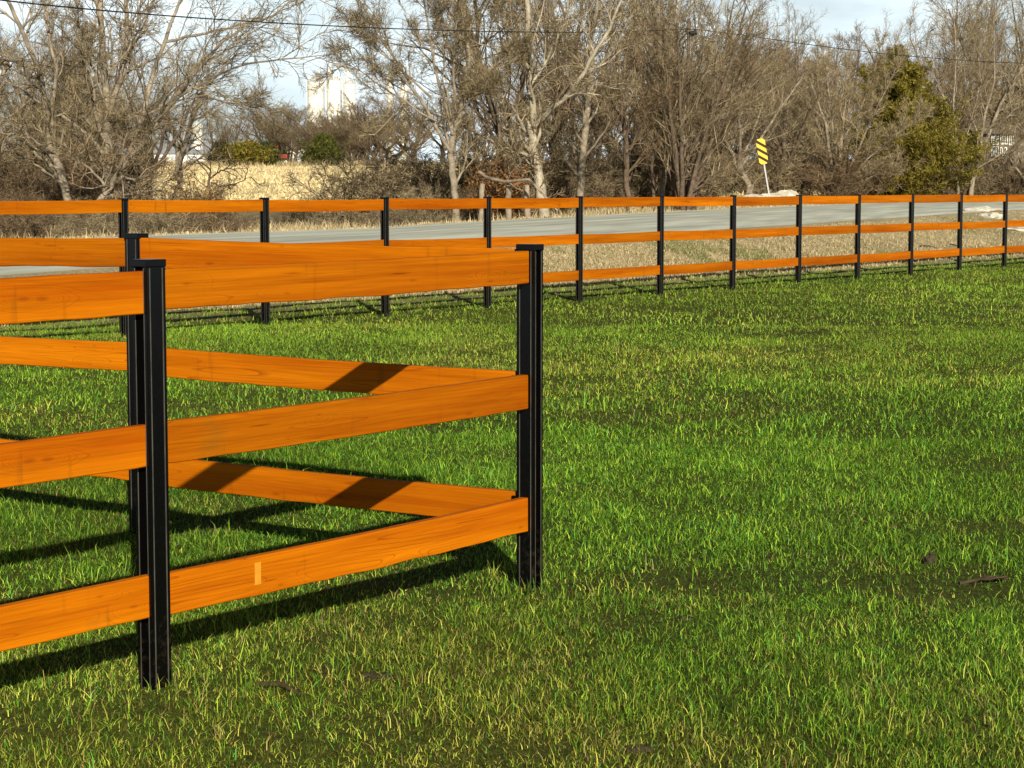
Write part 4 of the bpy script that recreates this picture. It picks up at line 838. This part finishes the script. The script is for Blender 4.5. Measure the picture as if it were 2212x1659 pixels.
# brown house with white window bars at the right edge
Yh = 128; X = (2185 - CX) / FX * Yh; zg = gz(X, Yh); o = empty('house', (X, Yh, zg)); tag(o, 'brown house with white barred windows hidden in the trees at the right edge', 'house')
MB().box((0, 2.5, 2.0), (4.6, 5, 4.0)).build('wall', M_TAN, o)
bm = MB(); v = [bm.bm.verts.new(p) for p in ((-2.6, -.4, 4.0), (2.6, -.4, 4.0), (2.6, 2.5, 4.9), (-2.6, 2.5, 4.9), (2.6, 5.4, 4.0), (-2.6, 5.4, 4.0))]
for f in ((0, 1, 2, 3), (3, 2, 4, 5), (0, 3, 5), (1, 4, 2), (0, 5, 4, 1)): bm.bm.faces.new([v[i] for i in f])
bm.build('roof', M_TAN, o)
for wx0, wx1, wy0, wy1 in ((2142, 2156, 289, 312), (2142, 2156, 317, 337), (2161, 2176, 291, 311), (2161, 2174, 319, 336), (2180, 2192, 292, 313)):
    a = at(wx0, wy1, Yh - .05) - np.array([X, Yh, zg]); b = at(wx1, wy0, Yh - .05) - np.array([X, Yh, zg]); t = .05
    f = MB(); f.box(((a[0] + b[0]) / 2, -.06, a[2]), (b[0] - a[0] + t, .1, t)); f.box(((a[0] + b[0]) / 2, -.06, b[2]), (b[0] - a[0] + t, .1, t))
    for q in np.linspace(a[0], b[0], 4): f.box((q, -.065, (a[2] + b[2]) / 2), (t, .08, b[2] - a[2] - t))
    wn = f.build('window', M_WHITE, o)
    MB().box(((a[0] + b[0]) / 2, -.012, (a[2] + b[2]) / 2), (b[0] - a[0], .02, b[2] - a[2])).build('pane', M_GLASS, wn)

# ------------------------------------------------------------------ road marker sign
Ys = 84.3; tp = at(1641.5, 300, Ys); bt = at(1661, 418, Ys); X0 = bt[0]; zg = gz(X0, Ys)
ln = math.atan2(tp[0] - bt[0], tp[2] - bt[2])
o = empty('object_marker', (X0 + (zg - bt[2]) * math.tan(ln), Ys, zg)); o.rotation_euler = (0, ln, 0)
tag(o, 'leaning yellow and black striped marker sign on a thin pale post beside the road', 'road sign')
H = (tp[2] - zg) / math.cos(ln)
mb = MB(); mb.box((-.018, 0, H / 2 - .35), (.012, .045, H - .3)); mb.box((.018, 0, H / 2 - .35), (.012, .045, H - .3)); mb.box((0, .018, H / 2 - .35), (.06, .012, H - .3)); mb.build('post', M_GALV, o)
pw, ph = .36, 1.02; cham = .08; zc = H - ph / 2
def clip_poly(P, a, b, c):                            # keep a*x+b*z<=c
    out_ = []
    for i in range(len(P)):
        p, q = P[i], P[(i + 1) % len(P)]; dp = a * p[0] + b * p[1] - c; dq = a * q[0] + b * q[1] - c
        if dp <= 0: out_.append(p)
        if dp * dq < 0: t = dp / (dp - dq); out_.append((p[0] + (q[0] - p[0]) * t, p[1] + (q[1] - p[1]) * t))
    return out_
octo = [(-pw / 2 + cham, -ph / 2), (pw / 2 - cham, -ph / 2), (pw / 2, -ph / 2 + cham), (pw / 2, ph / 2 - cham), (pw / 2 - cham, ph / 2), (-pw / 2 + cham, ph / 2), (-pw / 2, ph / 2 - cham), (-pw / 2, -ph / 2 + cham)]
def plate(name, P, y0, y1, m, par):
    bm = bmesh.new(); a = [bm.verts.new((x, y0, z + zc)) for x, z in P]; b = [bm.verts.new((x, y1, z + zc)) for x, z in P]; n = len(P)
    for i in range(n): bm.faces.new((a[i], a[(i + 1) % n], b[(i + 1) % n], b[i]))
    bm.faces.new(a); bm.faces.new(b); bmesh.ops.recalc_face_normals(bm, faces=bm.faces[:]); me = bpy.data.meshes.new(name); bm.to_mesh(me); bm.free(); return link(name, me, m, par)
pl = plate('sign_plate', octo, -.036, -.030, M_YEL, o)
import itertools
for k in range(3):                                    # stripes run down to the right
    c0 = -.37 + k * .30; c1 = c0 + .135
    q = clip_poly(octo, .80, 1, c1); q = clip_poly(q, -.80, -1, -c0)
    if len(q) > 2: plate('stripe', q, -.041, -.0365, M_BLK, pl)

# ------------------------------------------------------------------ utility pole and wires
Yp = 75.6; X = (1483 - CX) / FX * Yp; zg = gz(X, Yp); zt = at(1483, 40, Yp)[2]
o = empty('utility_pole', (X, Yp, zg)); tag(o, 'weathered utility pole hidden in the trees above the sixth far post, carrying the wire', 'utility pole')
MB().cyl((0, 0, -.3), (0, 0, zt - zg), .07, .055, 12).build('pole', M_BARKD, o)
mb = MB(); mb.cyl((.05, -.16, zt - zg - .55), (.28, -.16, zt - zg - .50), .085, n=12); mb.build('splice_case', M_WIRE, o)
def wire(pts, label, r=.018):
    P = np.array([at(*p) for p in pts]); n = 60; s = np.linspace(0, 1, len(P)); cs = np.linspace(0, 1, n)
    Q = np.stack([np.polyval(np.polyfit(s, P[:, i], min(3, len(P) - 1)), cs) for i in range(3)], 1)
    rr_ = np.full((1, n), r); v, f = tubes(Q[None], rr_, 6)
    o = link('wire', mesh_np('wire', v, [f], True), M_WIRE); tag(o, label, 'wire', 'overhead wires')
wire([(-330, -60, 27), (0, -5, 33), (330, 28, 39), (700, 58, 47), (1000, 68, 55), (1345, 68, 68), (1478, 62, 75)], 'overhead wire sagging from the top left corner to the pole in the trees', .014)
wire([(1485, 62, 75), (1620, 80, 81), (1750, 95, 87), (1962, 121, 97), (2155, 135, 106), (2400, 140, 118)], 'overhead wire running down to the right past the cedar top', .016)

# ------------------------------------------------------------------ rocks, log, sticks, small posts
def rock(x, Y, s, label, group='pale rocks along the creek bank', seed=0, m=M_ROCK):
    bm = bmesh.new(); bmesh.ops.create_icosphere(bm, subdivisions=3, radius=1)
    for v in bm.verts:
        n_ = mnoise.noise(v.co * 1.3 + Vector((seed * 7, 0, 0))) * .45 + mnoise.noise(v.co * 3.5 + Vector((0, seed * 3, 0))) * .15
        v.co = v.co * (1 + n_); v.co.x *= s[0]; v.co.y *= s[1]; v.co.z *= s[2]
    me = bpy.data.meshes.new('rock'); bm.to_mesh(me); bm.free()
    X = (x - CX) / FX * Y; o = link('rock', me, m); o.location = (X, Y, gz(X, Y) + s[2] * .25); o.rotation_euler = (0, 0, seed); tag(o, label, 'rock', group)
RK = [(640, 54.5, (.9, .5, .32), 'largest pale rock above the second far post'), (690, 56, (.7, .5, .28), 'pale rock between the second and third far posts'), (752, 57, (.5, .4, .22), 'small pale rock left of the third far post'),
      (846, 60, (.35, .3, .22), 'pale stone just right of the third far post'), (880, 60, (.3, .3, .2), 'grey stone at the dark hollow right of the third far post'), (925, 61, (.35, .3, .2), 'pale stone between the third and fourth far posts'),
      (15, 51, (.7, .5, .35), 'whitish rock at the left edge of the picture'), (70, 52, (.5, .4, .3), 'whitish rock near the left edge under the leaning trunk'),
      (1630, 92, (.9, .6, .42), 'bright rock left of the striped marker'), (1682, 94, (1.3, .7, .62), 'big bright rock right of the striped marker post'), (1722, 95, (.8, .6, .45), 'bright rock above the eighth far post'), (1985, 118, (.6, .5, .35), 'pale stone under the cedar')]
for i, (x, Y, s, lb) in enumerate(RK): rock(x, Y, s, lb, seed=i + 1)
# pale scoured gully at the right end of the bank
for i, (x, Y, s, lb) in enumerate([(2118, 68, (.40, .6, .12), 'pale slab of bare rock at the bank by the eleventh far post'), (2140, 63, (.35, .5, .12), 'lower pale slab just right of the eleventh far post'), (2195, 57, (.45, .6, .10), 'flat pale slab at the right edge between the rails')]): rock(x, Y, s, lb, 'pale slabs on the road bank', seed=30 + i)
def limb_obj(name, pts, r0, r1, m, label, cat, branches=0, seed=0, group=None):
    g = np.random.default_rng(seed); P, Rr = limbs_to_arrays([(pts, r0, r1)], 16, g, .01 * (r0 / .05)); parts = [tubes(P, Rr, 8)]
    if branches: parts.append(tubes(*spawn(P, Rr, branches, .2, .8, .3, 6, .5, .15, .1, g), 4))
    v, f = combine(parts); o = link(name, mesh_np(name, v, [f], True), m); tag(o, label, cat, group); return o
def gpt(x, Y, dz=.1): X = (x - CX) / FX * Y; return (X, Y, gz(X, Y) + dz)
b0 = at(1052, 384, 62); b1 = at(1090, 392, 61.5); b2 = at(1140, 386, 61); b3 = at(1035, 372, 62.3)
limb_obj('fallen_log', [b3, b0, b1, b2, gpt(1205, 60.5, .2)], .06, .03, M_BARK, 'fallen pale log propped across the stumps below the twin dark trunks', 'log', 5, 3)
for i, (x, h, lb) in enumerate([(1042, 398, 'left pale broken stump under the fallen log'), (1100, 402, 'middle pale broken stump under the fallen log'), (1142, 403, 'right pale broken stump beside the big trunk')]):
    a = gpt(x, 61.8, -.2); b = at(x, h, 61.8); limb_obj('tree_stump', [a, (a[0], a[1], (a[2] + b[2]) / 2), b], .11, .08, M_BARK, lb, 'stump', 0, i, 'broken stumps under the log')
limb_obj('stick', [gpt(2085, 8.55, .006), (2.0, 8.6, .018), (2.08, 8.63, .008)], .009, .005, M_STICK, 'thick dark stick lying in the lawn near the right edge', 'stick', 2, 8, 'sticks in the grass')
limb_obj('stick', [(-.83, 6.72, .02), (-.76, 6.68, .028), (-.69, 6.62, .012)], .010, .006, M_STICK, 'short dark stick lying in front of the nearest rails', 'stick', 0, 9, 'sticks in the grass')
limb_obj('stick', [gpt(1985, 46, .02), gpt(2005, 46.3, .07), gpt(2022, 46.5, .02)], .016, .01, M_STICK, 'curved dead branch on the bank right of the tenth far post', 'branch', 3, 10, 'dead branches on the bank')
limb_obj('stick', [gpt(2052, 47, .10), gpt(2062, 47.3, .06), gpt(2068, 47.4, .02)], .016, .01, M_STICK, 'short dead branch on the bank left of the eleventh far post', 'branch', 0, 11, 'dead branches on the bank')
limb_obj('post', [gpt(2119, 119, -.2), gpt(2120, 119, .6), gpt(2120, 119, 1.35)], .05, .045, M_STICK, 'short brown wooden post standing alone among weeds at the right', 'post')
limb_obj('stick', [at(2164, 416, 108), at(2172, 419, 107.5), at(2182, 422, 107)], .07, .05, M_BARKD, 'stub of branch lying on the verge above the last far post', 'branch', 0, 12)
# clods and a rusty leaf patch in the lawn
M_SOIL = mat('dark_soil', (.05, .042, .022), .95, .1, var=.3, vscale=20, bump=.8, bscale=40)
for i, (x, y, s, lb) in enumerate([(1.83, 9.0, (.028, .025, .045), 'dark upright clod of soil near the right edge of the lawn'), (-.45, 6.85, (.06, .045, .014), 'flat dark clod of soil right of the nearest rails'), (.37, 5.95, (.04, .03, .014), 'small dark clod of soil in the foreground lawn'), (.65, 7.75, (.045, .035, .012), 'dark clod of soil right of the corner post foot')]):
    bm = bmesh.new(); bmesh.ops.create_icosphere(bm, subdivisions=3, radius=1)
    for v in bm.verts: v.co = v.co * (1 + .5 * mnoise.noise(v.co * 2 + Vector((i * 5, 0, 0)))); v.co.x *= s[0]; v.co.y *= s[1]; v.co.z *= s[2]
    me = bpy.data.meshes.new('soil_clod'); bm.to_mesh(me); bm.free(); o = link('soil_clod', me, M_SOIL); o.location = (x, y, gz(x, y) + s[2] * .2); tag(o, lb, 'clod', 'clods of soil in the lawn')
